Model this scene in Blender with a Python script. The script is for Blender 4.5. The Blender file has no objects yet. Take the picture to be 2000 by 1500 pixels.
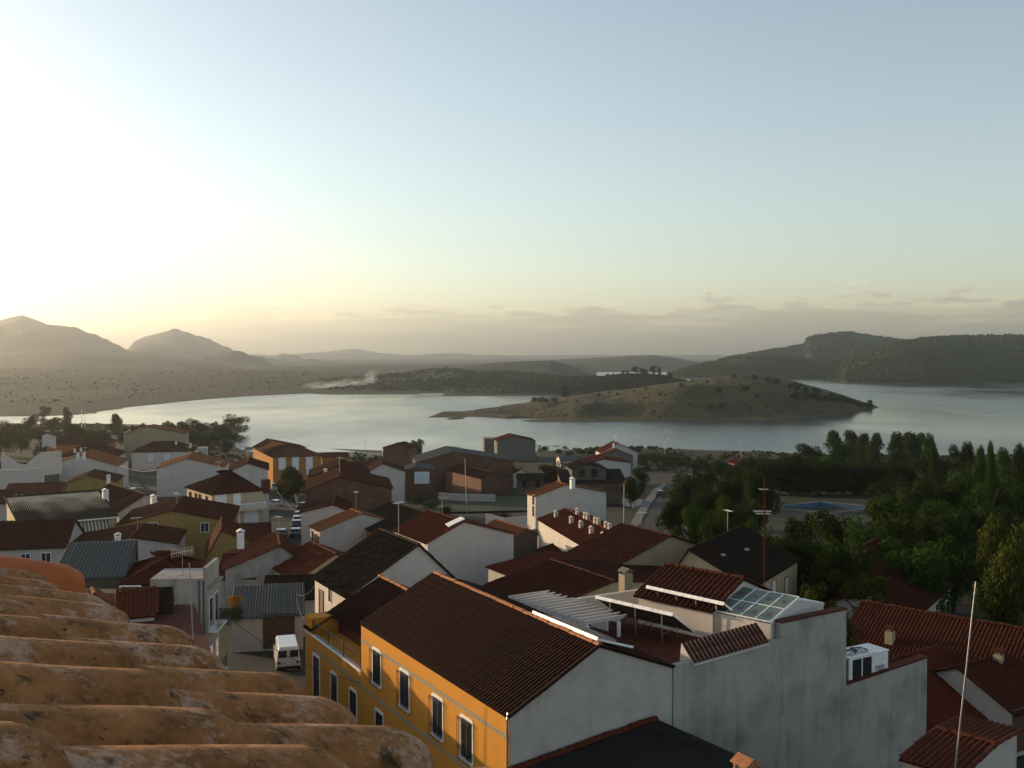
import bpy, bmesh, math, random
from mathutils import Vector, noise
from math import radians, sin, cos, tan, pi, sqrt
random.seed(7)
SC = bpy.context.scene
COL = SC.collection
# ---------------------------------------------------------------- camera
F, CX, CY, HOR = 1950.0, 1000.0, 750.0, 690.0
CAMZ = 45.0
PITCH = math.atan((CY-HOR)/F)
cam_d = bpy.data.cameras.new('camera'); cam = bpy.data.objects.new('camera', cam_d); COL.objects.link(cam)
cam_d.sensor_width = 36; cam_d.lens = 36*F/2000; cam_d.clip_start = 0.1; cam_d.clip_end = 60000
cam.location = (0, 0, CAMZ); cam.rotation_euler = (pi/2-PITCH, 0, 0)
SC.camera = cam
# ---------------------------------------------------------------- light
SUN_AZ, SUN_EL = 61.0, 8.5          # degrees left of the view axis, above the horizon
W = bpy.data.worlds.new('World'); SC.world = W; W.use_nodes = True
nt = W.node_tree; nt.nodes.clear()
def N(t, kind, **kw):
    n = t.nodes.new(kind)
    for k, v in kw.items(): setattr(n, k, v)
    return n
def mth(t, op, a, b=None, clamp=False):
    n = t.nodes.new('ShaderNodeMath'); n.operation = op; n.use_clamp = clamp
    for i, x in enumerate((a, b)):
        if x is None: continue
        if isinstance(x, (int, float)): n.inputs[i].default_value = x
        else: t.links.new(x, n.inputs[i])
    return n.outputs[0]
sky = N(nt, 'ShaderNodeTexSky', sky_type='NISHITA', sun_disc=False)
sky.sun_elevation = radians(SUN_EL); sky.sun_rotation = radians(-SUN_AZ)
sky.altitude = 300; sky.air_density = 1.0; sky.dust_density = 1.1; sky.ozone_density = 2.0
tc = N(nt, 'ShaderNodeTexCoord'); sep = N(nt, 'ShaderNodeSeparateXYZ')
nt.links.new(tc.outputs['Generated'], sep.inputs[0])
az = mth(nt, 'ARCTAN2', sep.outputs[0], sep.outputs[1])           # 0 ahead, + to the right
comb = N(nt, 'ShaderNodeCombineXYZ')
nt.links.new(mth(nt, 'MULTIPLY', az, 1.0), comb.inputs[0])
nt.links.new(mth(nt, 'MULTIPLY', sep.outputs[2], 4.5), comb.inputs[1])
n1 = N(nt, 'ShaderNodeTexNoise'); n1.inputs['Scale'].default_value = 17.0; n1.inputs['Detail'].default_value = 7; n1.inputs['Roughness'].default_value = .58
nt.links.new(comb.outputs[0], n1.inputs['Vector'])
comb2 = N(nt, 'ShaderNodeCombineXYZ'); nt.links.new(az, comb2.inputs[0])
n2 = N(nt, 'ShaderNodeTexNoise'); n2.inputs['Scale'].default_value = 4.5; n2.inputs['Detail'].default_value = 3
nt.links.new(comb2.outputs[0], n2.inputs['Vector'])
# cloud bank: top edge height (sine of elevation) waves along the azimuth
edge = mth(nt, 'ADD', mth(nt, 'ADD', mth(nt, 'MULTIPLY', n2.outputs[0], .035), .030), mth(nt, 'MULTIPLY', az, .016))
edge = mth(nt, 'ADD', edge, mth(nt, 'MULTIPLY', mth(nt, 'SUBTRACT', n1.outputs[0], .5), .075))
dlt = mth(nt, 'SUBTRACT', edge, sep.outputs[2])                      # >0 inside the bank
cov = mth(nt, 'MULTIPLY', dlt, 200.0, True)
rimm = mth(nt, 'MULTIPLY', cov, mth(nt, 'SUBTRACT', 1.0, mth(nt, 'MULTIPLY', dlt, 110.0, True)))
hw = N(nt, 'ShaderNodeMapRange'); hw.inputs[1].default_value = -.52; hw.inputs[2].default_value = .05
nt.links.new(az, hw.inputs[0])                                      # bank fades away to the left
cov2 = mth(nt, 'MULTIPLY', cov, hw.outputs[0])
# streaks of lit cloud inside the bank
comb3 = N(nt, 'ShaderNodeCombineXYZ'); nt.links.new(mth(nt, 'MULTIPLY', az, .7), comb3.inputs[0]); nt.links.new(mth(nt, 'MULTIPLY', sep.outputs[2], 9.), comb3.inputs[1])
n3 = N(nt, 'ShaderNodeTexNoise'); n3.inputs['Scale'].default_value = 12; n3.inputs['Detail'].default_value = 6; nt.links.new(comb3.outputs[0], n3.inputs['Vector'])
lit = mth(nt, 'MULTIPLY', mth(nt, 'SUBTRACT', n3.outputs[0], .48), 5.0, True)
mixc = N(nt, 'ShaderNodeMix', data_type='RGBA', blend_type='MULTIPLY')
hsv = N(nt, 'ShaderNodeHueSaturation'); hsv.inputs['Saturation'].default_value = .74; nt.links.new(sky.outputs[0], hsv.inputs['Color']); wb = N(nt, 'ShaderNodeMix', data_type='RGBA', blend_type='MULTIPLY'); wb.inputs['Factor'].default_value = 1; wb.inputs['B'].default_value = (1.08, .995, .885, 1); nt.links.new(hsv.outputs[0], wb.inputs['A']); nt.links.new(wb.outputs['Result'], mixc.inputs['A']); mixc.inputs['B'].default_value = (.76, .73, .79, 1)
nt.links.new(mth(nt, 'MULTIPLY', cov2, mth(nt, 'SUBTRACT', 1.0, mth(nt, 'MULTIPLY', lit, .95))), mixc.inputs['Factor'])
mixr = N(nt, 'ShaderNodeMix', data_type='RGBA', blend_type='MULTIPLY')
nt.links.new(mixc.outputs['Result'], mixr.inputs['A']); mixr.inputs['B'].default_value = (1.5, 1.36, 1.2, 1)
nt.links.new(mth(nt, 'MULTIPLY', rimm, hw.outputs[0]), mixr.inputs['Factor'])
bg = N(nt, 'ShaderNodeBackground'); bg.inputs['Strength'].default_value = SKY_STR = 0.15
nt.links.new(mixr.outputs['Result'], bg.inputs['Color'])
wo = N(nt, 'ShaderNodeOutputWorld'); nt.links.new(bg.outputs[0], wo.inputs[0])
sun_d = bpy.data.lights.new('sun', 'SUN'); sun = bpy.data.objects.new('sun', sun_d); COL.objects.link(sun)
sun_d.energy = 3.1; sun_d.angle = radians(.55); sun_d.color = (1.0, .72, .42)
SUNV = Vector((-sin(radians(SUN_AZ))*cos(radians(SUN_EL)), cos(radians(SUN_AZ))*cos(radians(SUN_EL)), sin(radians(SUN_EL))))
sun.rotation_euler = SUNV.to_track_quat('Z', 'Y').to_euler()
SC.view_settings.view_transform = 'Standard'; SC.view_settings.look = 'None'
SC.view_settings.gamma = 1; SC.view_settings.exposure = 0.88; SC.view_settings.use_curve_mapping = False
SC.render.engine = 'CYCLES'
cy = SC.cycles; cy.use_denoising = True; cy.max_bounces = 6; cy.diffuse_bounces = 3; cy.glossy_bounces = 3
cy.transmission_bounces = 4; cy.transparent_max_bounces = 8; cy.volume_bounces = 0; cy.caustics_reflective = False; cy.caustics_refractive = False
# ---------------------------------------------------------------- projection helpers
CP, SP = cos(PITCH), sin(PITCH)
def ray(px, py):
    x = (px-CX)/F; z = -(py-CY)/F
    return Vector((x, CP+z*SP, -SP+z*CP))
def P(px, py, Y):
    d = ray(px, py); return Vector((0, 0, CAMZ))+d*(Y/d.y)
def PZ(px, py, z):
    d = ray(px, py); return Vector((0, 0, CAMZ))+d*((z-CAMZ)/d.z)
def proj(p):
    x, y, z = p[0], p[1], p[2]-CAMZ
    f = y*CP-z*SP; u = y*SP+z*CP
    return CX+F*x/f, CY-F*u/f
# ---------------------------------------------------------------- object helpers
def tag(o, label=None, cat=None, group=None, kind=None):
    if label: o['label'] = label
    if cat: o['category'] = cat
    if group: o['group'] = group
    if kind: o['kind'] = kind
    return o
def empty(name, loc=(0, 0, 0), rz=0):
    o = bpy.data.objects.new(name, None); COL.objects.link(o); o.location = loc; o.rotation_euler = (0, 0, rz)
    o.empty_display_size = .2
    return o
def link(name, me, mat=None, parent=None):
    o = bpy.data.objects.new(name, me); COL.objects.link(o)
    if mat and not me.materials: me.materials.append(mat)
    if parent: o.parent = parent
    return o
class MB:
    def __init__(s): s.v = []; s.f = []; s.sm = []
    def add(s, vs, fs, smooth=False):
        b = len(s.v); s.v += [tuple(v) for v in vs]; s.f += [tuple(i+b for i in f) for f in fs]; s.sm += [smooth]*len(fs); return s
    def poly(s, *pts): return s.add(pts, [tuple(range(len(pts)))])
    def box(s, x0, x1, y0, y1, z0, z1):
        return s.add([(x, y, z) for z in (z0, z1) for y in (y0, y1) for x in (x0, x1)],
                     [(0, 2, 3, 1), (4, 5, 7, 6), (0, 1, 5, 4), (2, 6, 7, 3), (0, 4, 6, 2), (1, 3, 7, 5)])
    def obox(s, c, ax, ay, az):
        c, ax, ay, az = Vector(c), Vector(ax), Vector(ay), Vector(az)
        return s.add([c+ax*i+ay*j+az*k for k in (-1, 1) for j in (-1, 1) for i in (-1, 1)],
                     [(0, 2, 3, 1), (4, 5, 7, 6), (0, 1, 5, 4), (2, 6, 7, 3), (0, 4, 6, 2), (1, 3, 7, 5)])
    def bar(s, a, b, w, h=None, up=(0, 0, 1)):
        a, b = Vector(a), Vector(b); d = (b-a); L = d.length; d.normalize()
        sd = d.cross(Vector(up))
        if sd.length < 1e-4: sd = Vector((1, 0, 0))
        sd.normalize(); u = sd.cross(d)
        return s.obox((a+b)/2, sd*(w/2), d*(L/2), u*((h or w)/2))
    def tube(s, a, b, r0, r1=None, n=8, cap=True):
        a, b = Vector(a), Vector(b); r1 = r0 if r1 is None else r1
        d = (b-a).normalized(); x = d.orthogonal().normalized(); y = d.cross(x)
        vs = [a+(x*cos(2*pi*i/n)+y*sin(2*pi*i/n))*r0 for i in range(n)]+[b+(x*cos(2*pi*i/n)+y*sin(2*pi*i/n))*r1 for i in range(n)]
        fs = [(i, (i+1) % n, n+(i+1) % n, n+i) for i in range(n)]
        s.add(vs, fs, True)
        if cap: s.add(vs[:n], [tuple(range(n-1, -1, -1))]); s.add(vs[n:], [tuple(range(n))])
        return s
    def prism(s, pts, off):
        off = Vector(off); n = len(pts); a = [Vector(p) for p in pts]; b = [p+off for p in a]
        return s.add(a+b, [tuple(range(n))]+[tuple(range(2*n-1, n-1, -1))]+[(i, i+n, (i+1) % n+n, (i+1) % n) for i in range(n)])
    def mesh(s, name):
        me = bpy.data.meshes.new(name); me.from_pydata(s.v, [], s.f)
        if any(s.sm): me.polygons.foreach_set('use_smooth', s.sm)
        me.validate(); me.update(); return me
    def build(s, name, mat, parent=None, fix=True):
        me = s.mesh(name)
        if fix:
            bm = bmesh.new(); bm.from_mesh(me); bmesh.ops.recalc_face_normals(bm, faces=bm.faces); bm.to_mesh(me); bm.free()
        return link(name, me, mat, parent)
# ---------------------------------------------------------------- materials
def newmat(name):
    m = bpy.data.materials.new(name); m.use_nodes = True; t = m.node_tree; t.nodes.clear()
    out = N(t, 'ShaderNodeOutputMaterial'); b = N(t, 'ShaderNodeBsdfPrincipled'); t.links.new(b.outputs[0], out.inputs[0])
    return m, t, b
def c4(c): return (c[0], c[1], c[2], 1)
def ramp(t, fac, stops):
    r = N(t, 'ShaderNodeValToRGB'); e = r.color_ramp.elements
    while len(e) > 1: e.remove(e[-1])
    e[0].position = stops[0][0]; e[0].color = c4(stops[0][1])
    for p, c in stops[1:]:
        x = e.new(p); x.color = c4(c)
    t.links.new(fac, r.inputs[0]); return r.outputs[0]
def noisetex(t, vec, scale, detail=5, rough=.55, stretch=None):
    n = N(t, 'ShaderNodeTexNoise'); n.inputs['Scale'].default_value = scale; n.inputs['Detail'].default_value = detail; n.inputs['Roughness'].default_value = rough
    if stretch:
        mp = N(t, 'ShaderNodeMapping'); mp.inputs['Scale'].default_value = stretch; t.links.new(vec, mp.inputs[0]); vec = mp.outputs[0]
    t.links.new(vec, n.inputs['Vector']); return n.outputs[0]
def bump(t, b, h, strength, dist=.02):
    n = N(t, 'ShaderNodeBump'); n.inputs['Strength'].default_value = strength; n.inputs['Distance'].default_value = dist
    t.links.new(h, n.inputs['Height']); t.links.new(n.outputs[0], b.inputs['Normal'])
def mat_noise(name, c1, c2, scale=3.0, rough=.85, c3=None, bstr=.3, bscale=None, bdist=.02, spec=.3, stretch=None, island=0.0, coord='geo'):
    m, t, b = newmat(name)
    if coord == 'geo': v = N(t, 'ShaderNodeNewGeometry').outputs['Position']
    else: v = N(t, 'ShaderNodeTexCoord').outputs['Object']
    f = noisetex(t, v, scale, 6, .6, stretch)
    st = [(.3, c1), (.65, c2)]+([(.78, c3)] if c3 else [])
    col = ramp(t, f, st)
    if island:
        oi = N(t, 'ShaderNodeObjectInfo'); h = N(t, 'ShaderNodeHueSaturation')
        t.links.new(mth(t, 'ADD', mth(t, 'MULTIPLY', oi.outputs['Random'], island), 1-island/2), h.inputs['Value'])
        t.links.new(col, h.inputs['Color']); col = h.outputs[0]
    t.links.new(col, b.inputs['Base Color']); b.inputs['Roughness'].default_value = rough; b.inputs['Specular IOR Level'].default_value = spec
    if bstr: bump(t, b, noisetex(t, v, bscale or scale*6, 5), bstr, bdist)
    return m
def mat_stucco(name, c, dirt=.35, scale=.6, streak=True):
    """painted render: faint blotches, rain streaks, fine grain"""
    m, t, b = newmat(name); v = N(t, 'ShaderNodeNewGeometry').outputs['Position']
    f = noisetex(t, v, scale, 7, .62); s = noisetex(t, v, 1.6, 5, .6, (1, 1, .13)); g = noisetex(t, v, 9, 4)
    d = mth(t, 'ADD', mth(t, 'MULTIPLY', mth(t, 'SUBTRACT', f, .45), 2.2, True), mth(t, 'MULTIPLY', mth(t, 'SUBTRACT', s, .5), 2.0 if streak else 0, True))
    d = mth(t, 'MULTIPLY', mth(t, 'ADD', mth(t, 'ADD', d, mth(t, 'MULTIPLY', g, .25)), mth(t, 'MULTIPLY', mth(t, 'SUBTRACT', noisetex(t, v, 3.3, 8, .75), .60), 5.0, True)), dirt, True)
    mx = N(t, 'ShaderNodeMix', data_type='RGBA'); t.links.new(d, mx.inputs['Factor'])
    c = (c[0]*.75, c[1]*.71, c[2]*.66); mx.inputs['A'].default_value = c4(c); mx.inputs['B'].default_value = c4((c[0]*.42, c[1]*.40, c[2]*.37))
    t.links.new(mx.outputs['Result'], b.inputs['Base Color']); b.inputs['Roughness'].default_value = .9; b.inputs['Specular IOR Level'].default_value = .15
    bump(t, b, noisetex(t, v, 24, 4), .25, .01)
    return m
def mat_plain(name, c, rough=.5, metal=0, spec=.4, var=.15):
    m, t, b = newmat(name); v = N(t, 'ShaderNodeNewGeometry').outputs['Position']
    col = ramp(t, noisetex(t, v, 4, 4), [(.3, tuple(x*(1-var) for x in c)), (.7, tuple(min(1, x*(1+var)) for x in c))])
    t.links.new(col, b.inputs['Base Color']); b.inputs['Roughness'].default_value = rough; b.inputs['Metallic'].default_value = metal; b.inputs['Specular IOR Level'].default_value = spec
    return m
def lerp(pts, x):
    if x <= pts[0][0]: return pts[0][1]
    for (a, b), (c, d) in zip(pts, pts[1:]):
        if x <= c: return b+(d-b)*(x-a)/(c-a)
    return pts[-1][1]
def sstep(a, b, x):
    t = max(0, min(1, (x-a)/(b-a))); return t*t*(3-2*t)
# ---------------------------------------------------------------- terrain of the village
PROF = [(-60, 30), (0, 27), (40, 23.6), (77, 20.7), (120, 17.8), (180, 14), (250, 9.2), (350, 4), (425, .6), (450, -.4), (520, -4), (600, -8)]
def shoreY(X): return 450+200*sstep(-90, -230, X)+14*noise.noise(Vector((X*.02, 3, 0)))
def ground(X, Y):
    z = lerp(PROF, Y*450/shoreY(X))
    z += 3.0*math.exp(-((X-60)/45)**2-((Y-440)/35)**2)      # low mound on the shore
    return z
GRID = {}
def hillmesh(name, ridge, yr, front, back, mat, n=160, rows=34, amp=4, nscale=.006, z0=-2.0, zb=None, p=1.35):
    """hill with crest along ridge (px,py) at distance yr(px); foot lines front/back as distance per px"""
    mb = MB(); x0, x1 = ridge[0][0], ridge[-1][0]
    f = lambda q, x: lerp(q, x) if isinstance(q, list) else q
    vs = []
    for i in range(n+1):
        px = x0+(x1-x0)*i/n; ef = sstep(0, .07, i/n)*sstep(0, .07, 1-i/n)
        Y = f(yr, px); top = P(px, lerp(ridge, px), Y); yf, yb = f(front, px), f(back, px)
        tx = top.x/top.y
        for j in range(rows+1):
            u = j/rows
            if u <= .65:
                k = u/.65; yy = yf+(Y-yf)*k; h = 1-(1-k)**p if p > 1 else k
                h = k*k*(3-2*k)*.5+.5*h
            else:
                k = (u-.65)/.35; yy = Y+(yb-Y)*k; h = 1-k*k*(3-2*k)
            z = z0+(top.z-z0)*h*(ef if top.z > 25 else 1)
            w = Vector((tx*yy*nscale, yy*nscale, z0))
            e = min(1, 4*h*(1-h)+.15)
            z += amp*e*(noise.fractal(w, 1, 2, 6))*min(1, h*4)*ef
            vs.append((tx*yy, yy, z))
    R = rows+1
    fs = [(i*R+j, (i+1)*R+j, (i+1)*R+j+1, i*R+j+1) for i in range(n) for j in range(rows)]
    mb.add(vs, fs, True)
    GRID[id(vs)] = rows
    return mb.build(name, mat), vs
# ================================================================= LAND
M_ground = mat_noise('earth_ground', (.014, .014, .008), (.028, .027, .013), .25, .95, (.016, .025, .007), bstr=.4, bscale=2)
M_scrub = mat_noise('scrub', (.007, .012, .003), (.026, .032, .010), .035, .95, (.040, .040, .015), bstr=1.0, bscale=.12, bdist=3)
M_scrub2 = mat_noise('scrub_far', (.006, .010, .004), (.020, .024, .010), .012, .95, (.032, .031, .014), bstr=1.0, bscale=.03, bdist=8)
M_wood = mat_noise('wooded_slope', (.012, .022, .006), (.028, .040, .011), .03, .95, (.042, .042, .016), bstr=1.0, bscale=.1, bdist=4)
M_dry = mat_noise('dry_pasture', (.020, .022, .006), (.070, .054, .014), .03, .95, (.030, .032, .009), bstr=.8, bscale=.3, bdist=1.2, stretch=(1, .35, 1))
# water ------------------------------------------------------------
m, t, b = newmat('lake_water'); v = N(t, 'ShaderNodeNewGeometry').outputs['Position']
b.inputs['Base Color'].default_value = (.012, .020, .024, 1); b.inputs['Specular IOR Level'].default_value = .5; b.inputs['IOR'].default_value = 1.33
calm = noisetex(t, v, .0040, 4, .55, (1, .55, 1))
calm = mth(t, 'MULTIPLY', mth(t, 'SUBTRACT', calm, .40), 6.0, True)            # 0 calm slicks .. 1 wind ripples
b1 = noisetex(t, v, .55, 4, .65, (1, .45, 1)); b2 = noisetex(t, v, .12, 4, .6, (1, .4, 1))
hgt = mth(t, 'ADD', mth(t, 'MULTIPLY', b1, .5), mth(t, 'MULTIPLY', b2, .9))
hgt = mth(t, 'MULTIPLY', hgt, mth(t, 'ADD', mth(t, 'MULTIPLY', calm, .80), .2))
bump(t, b, hgt, 1.0, .62)
t.links.new(mth(t, 'ADD', mth(t, 'MULTIPLY', calm, .12), .10), b.inputs['Roughness'])
M_water = m
mb = MB(); mb.poly((-9000, 200, 0), (9000, 200, 0), (9000, 2700, 0), (-9000, 2700, 0))
tag(mb.build('lake', M_water), kind='structure')
mb = MB(); mb.poly((-13000, 2400, .5), (13000, 2400, .5), (13000, 14200, .5), (-13000, 14200, .5)); tag(mb.build('far_land', M_scrub2), kind='structure')
# village ground -----------------------------------------------------
mb = MB(); nx, ny = 110, 120; X0, X1, Y0, Y1 = -420, 420, -60, 720
vs = [(X0+(X1-X0)*i/nx, Y0+(Y1-Y0)*j/ny, 0) for i in range(nx+1) for j in range(ny+1)]
vs = [(x, y, ground(x, y)) for x, y, z in vs]
mb.add(vs, [(i*(ny+1)+j, (i+1)*(ny+1)+j, (i+1)*(ny+1)+j+1, i*(ny+1)+j+1) for i in range(nx) for j in range(ny)], True)
tag(mb.build('ground', M_ground), kind='structure')
# hills ----------------------------------------------------------------
def wY(py): return CAMZ*F/(py-HOR)
def st(o): tag(o[0], kind='structure'); return o[1]
st(hillmesh('distant_hills', [(300, 692), (470, 692), (550, 693), (600, 689), (640, 687), (690, 681), (740, 689), (800, 694), (850, 691), (880, 689), (930, 693), (1000, 694), (1200, 693), (1400, 694), (1600, 690), (2200, 690)], 11000, 9000, 13000, M_scrub2, amp=20, nscale=.001, n=120, rows=20))
st(hillmesh('peaked_mountain', [(150, 700), (250, 682), (263, 666), (285, 655), (318, 647), (340, 640), (362, 652), (420, 676), (480, 692), (540, 704), (640, 712)], 6000, 4600, 8000, M_scrub2, amp=70, nscale=.0026, n=200, rows=24))
st(hillmesh('mountain_ridge', [(-500, 640), (-200, 610), (-60, 622), (0, 625), (22, 618), (42, 614), (62, 622), (92, 634), (150, 641), (175, 652), (220, 668), (250, 683), (300, 697), (400, 712), (480, 724), (560, 731)], 4600, 3200, 6000, M_scrub2, amp=70, nscale=.0026, n=240, rows=24))
V_fh = st(hillmesh('foothill', [(-600, 690), (-200, 692), (0, 690), (90, 682), (140, 680), (220, 690), (300, 695), (360, 700), (430, 711), (520, 722), (600, 726), (680, 730), (760, 735)], 3000, 1900, 4200, M_scrub2, amp=9, nscale=.003, n=160, rows=24))
V_fs = st(hillmesh('far_shore', [(-500, 718), (0, 720), (200, 722), (400, 722), (500, 723), (600, 726), (700, 729), (760, 731), (820, 733)], 1950,
   [(-500, wY(820)), (100, wY(812)), (165, wY(809)), (232, wY(797)), (300, wY(790)), (400, wY(780)), (500, wY(773)), (600, wY(768.5)), (640, wY(770.5)), (820, wY(770))], 2700, M_scrub, amp=5, nscale=.005, n=200, rows=40, p=1.02, z0=.2))
V_lh = st(hillmesh('low_hill', [(620, 745), (700, 737), (780, 731), (840, 722), (885, 718), (925, 721), (1000, 727), (1060, 733), (1100, 737), (1160, 745)], 1500, [(620, wY(770)), (820, wY(769)), (1160, wY(766))], 1900, M_scrub, amp=6, nscale=.008, n=140, rows=30, z0=-.3))
st(hillmesh('low_hill', [(860, 728), (920, 714), (960, 709), (1010, 706), (1075, 703), (1100, 710), (1130, 720), (1165, 736)], 1950, 1550, 2500, M_scrub, amp=5, nscale=.006, n=100, rows=24))
st(hillmesh('wooded_hill', [(1020, 712), (1090, 702), (1150, 699), (1200, 697), (1270, 693), (1320, 699), (1380, 711)], 3300, 2320, 4200, M_scrub, amp=6, nscale=.005, n=100, rows=24))
V_pen = st(hillmesh('peninsula', [(818, 771), (860, 765), (920, 757), (1000, 746), (1080, 739), (1160, 735), (1240, 730), (1290, 733), (1330, 742), (1400, 756)], 1180, [(818, wY(771.5)), (860, wY(775.5)), (1000, wY(774)), (1160, wY(768)), (1400, wY(764))], [(818, 1140), (900, 1400), (1400, 1400)], M_scrub, amp=4, nscale=.01, n=150, rows=30, z0=-.4))
V_r1 = st(hillmesh('wooded_hill', [(1285, 742), (1310, 731), (1345, 719), (1400, 704), (1450, 698), (1500, 699), (1560, 702), (1640, 712), (1700, 722)], 1950, [(1285, 1800), (1500, 1700), (1560, wY(743)), (1700, wY(744))], 2400, M_wood, amp=6, nscale=.008, n=140, rows=30))
V_but = st(hillmesh('flat_topped_hill', [(1380, 702), (1440, 695), (1500, 684), (1555, 676), (1572, 672), (1576, 661), (1590, 656), (1650, 649), (1668, 650), (1700, 656), (1760, 664), (1850, 672), (1950, 690)], 2700, 2000, 3400, M_wood, amp=5, nscale=.006, n=200, rows=30))
V_r2 = st(hillmesh('wooded_hill', [(1540, 724), (1590, 712), (1640, 704), (1700, 684), (1760, 668), (1800, 662), (1860, 657), (1920, 657), (2000, 655), (2100, 650), (2300, 655)], 1900, [(1540, wY(743)), (1640, wY(744)), (1652, wY(750.5)), (1800, wY(751)), (2000, wY(748.5)), (2300, wY(748))], 2500, M_wood, amp=8, nscale=.008, n=200, rows=40, p=1.2))
V_isl = st(hillmesh('island_hill', [(818, 818.5), (850, 811), (900, 804), (960, 796), (1040, 786), (1100, 779), (1160, 768), (1250, 757), (1330, 745), (1400, 737), (1450, 733), (1500, 734), (1545, 744), (1600, 758), (1650, 772), (1690, 786), (1716, 794.5)],
   [(818, 690), (900, 750), (1100, 800), (1400, 790), (1600, 830), (1716, 832)], [(818, wY(819)), (880, wY(823)), (950, wY(826.5)), (1100, wY(828)), (1250, wY(825)), (1400, wY(823)), (1500, wY(823)), (1570, wY(819)), (1640, wY(809)), (1700, wY(798)), (1716, wY(795))],
   [(818, 692), (900, 800), (1040, 890), (1200, 1020), (1500, 1010), (1650, 940), (1716, 836)], M_dry, amp=5.0, nscale=.016, n=220, rows=44, p=1.15, z0=-.5))
st(hillmesh('far_plain', [(430, 722), (520, 717), (620, 716), (720, 713), (820, 714), (900, 711), (1000, 710), (1080, 709), (1140, 713), (1165, 722)], 2700, 2150, 3400, M_scrub2, amp=4, nscale=.004, n=100, rows=16, z0=.3))
# sand spits on the left shore
for pts in ([(150, 803), (200, 801.5), (240, 797.5), (225, 796), (185, 795.5), (120, 797)], [(140, 806), (190, 806.5), (178, 804.5), (130, 803)]):
    mb = MB(); q = [PZ(x, y, .25) for x, y in pts]; mb.prism(q, (0, 0, -1.5)); tag(mb.build('sand_spit', M_dry), kind='structure')
# haze ------------------------------------------------------------------
m = bpy.data.materials.new('haze_air'); m.use_nodes = True; t = m.node_tree; t.nodes.clear()
out = N(t, 'ShaderNodeOutputMaterial'); pv = N(t, 'ShaderNodeVolumePrincipled'); t.links.new(pv.outputs[0], out.inputs['Volume'])
pv.inputs['Color'].default_value = (.94, .95, .95, 1); pv.inputs['Density'].default_value = HAZE_D = .00014; pv.inputs['Anisotropy'].default_value = .84
mb = MB(); mb.box(-14000, 14000, -400, 14500, -12, 270)
tag(mb.build('haze', m), kind='stuff')
# ================================================================= HOUSE BUILDER
def mat_tiles(name, c1, c2, moss, mossamt, coordscale=1.0):
    m, t, b = newmat(name); g = N(t, 'ShaderNodeNewGeometry'); v = g.outputs['Position']
    f = noisetex(t, v, 5.5, 4, .7); big = noisetex(t, v, .55, 6, .65)
    col = ramp(t, f, [(.3, c1), (.7, c2)])
    mx = N(t, 'ShaderNodeMix', data_type='RGBA'); t.links.new(col, mx.inputs['A']); mx.inputs['B'].default_value = c4(moss)
    t.links.new(mth(t, 'MULTIPLY', mth(t, 'SUBTRACT', big, 1-mossamt), 5, True), mx.inputs['Factor'])
    oi = N(t, 'ShaderNodeObjectInfo'); h = N(t, 'ShaderNodeHueSaturation')
    t.links.new(mth(t, 'ADD', mth(t, 'MULTIPLY', oi.outputs['Random'], .32), .72), h.inputs['Value']); t.links.new(mx.outputs['Result'], h.inputs['Color'])
    t.links.new(h.outputs[0], b.inputs['Base Color']); b.inputs['Roughness'].default_value = .88; b.inputs['Specular IOR Level'].default_value = .12
    bump(t, b, noisetex(t, v, 26, 4), .35, .012)
    return m
T_brown = mat_tiles('clay_tiles_brown', (.040, .011, .006), (.080, .022, .010), (.020, .010, .006), .40)
T_umber = mat_tiles('clay_tiles_umber', (.014, .005, .003), (.034, .010, .005), (.010, .006, .004), .42)
T_red = mat_tiles('clay_tiles_red', (.070, .016, .008), (.12, .030, .013), (.034, .014, .008), .36)
T_orange = mat_tiles('clay_tiles_orange', (.15, .055, .022), (.23, .09, .035), (.07, .035, .018), .38)
T_moss = mat_tiles('clay_tiles_mossy', (.018, .012, .008), (.034, .019, .011), (.010, .009, .006), .5)
T_grey = mat_tiles('fibre_cement_sheet', (.07, .07, .065), (.12, .12, .11), (.035, .035, .03), .40)
T_dark = mat_tiles('dark_metal_sheet', (.020, .017, .015), (.036, .031, .027), (.014, .012, .010), .45)
T_ridge = mat_tiles('ridge_tiles', (.25, .10, .045), (.42, .19, .09), (.12, .07, .04), .4)
W_white = mat_stucco('white_render', (.72, .70, .69), .30)
W_white2 = mat_stucco('old_white_render', (.60, .58, .57), .5, .9)
W_grey = mat_stucco('weathered_grey_render', (.52, .51, .50), .95, .5)
W_cream = mat_stucco('cream_render', (.62, .52, .36), .3)
W_yellow = mat_stucco('ochre_yellow_render', (.66, .31, .05), .22, .5, True)
W_ochre = mat_stucco('dull_ochre_render', (.38, .27, .10), .35)
W_orange = mat_stucco('orange_render', (.48, .17, .05), .3)
W_beige = mat_stucco('beige_render', (.42, .37, .27), .3)
W_block = mat_stucco('grey_concrete_block', (.20, .20, .19), .5)
W_stone = mat_stucco('dark_stone_render', (.16, .145, .12), .5)
W_tan = mat_stucco('tan_orange_render', (.45, .23, .07), .35)
W_terra = mat_stucco('terracotta_paint', (.11, .032, .018), .4)
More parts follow.
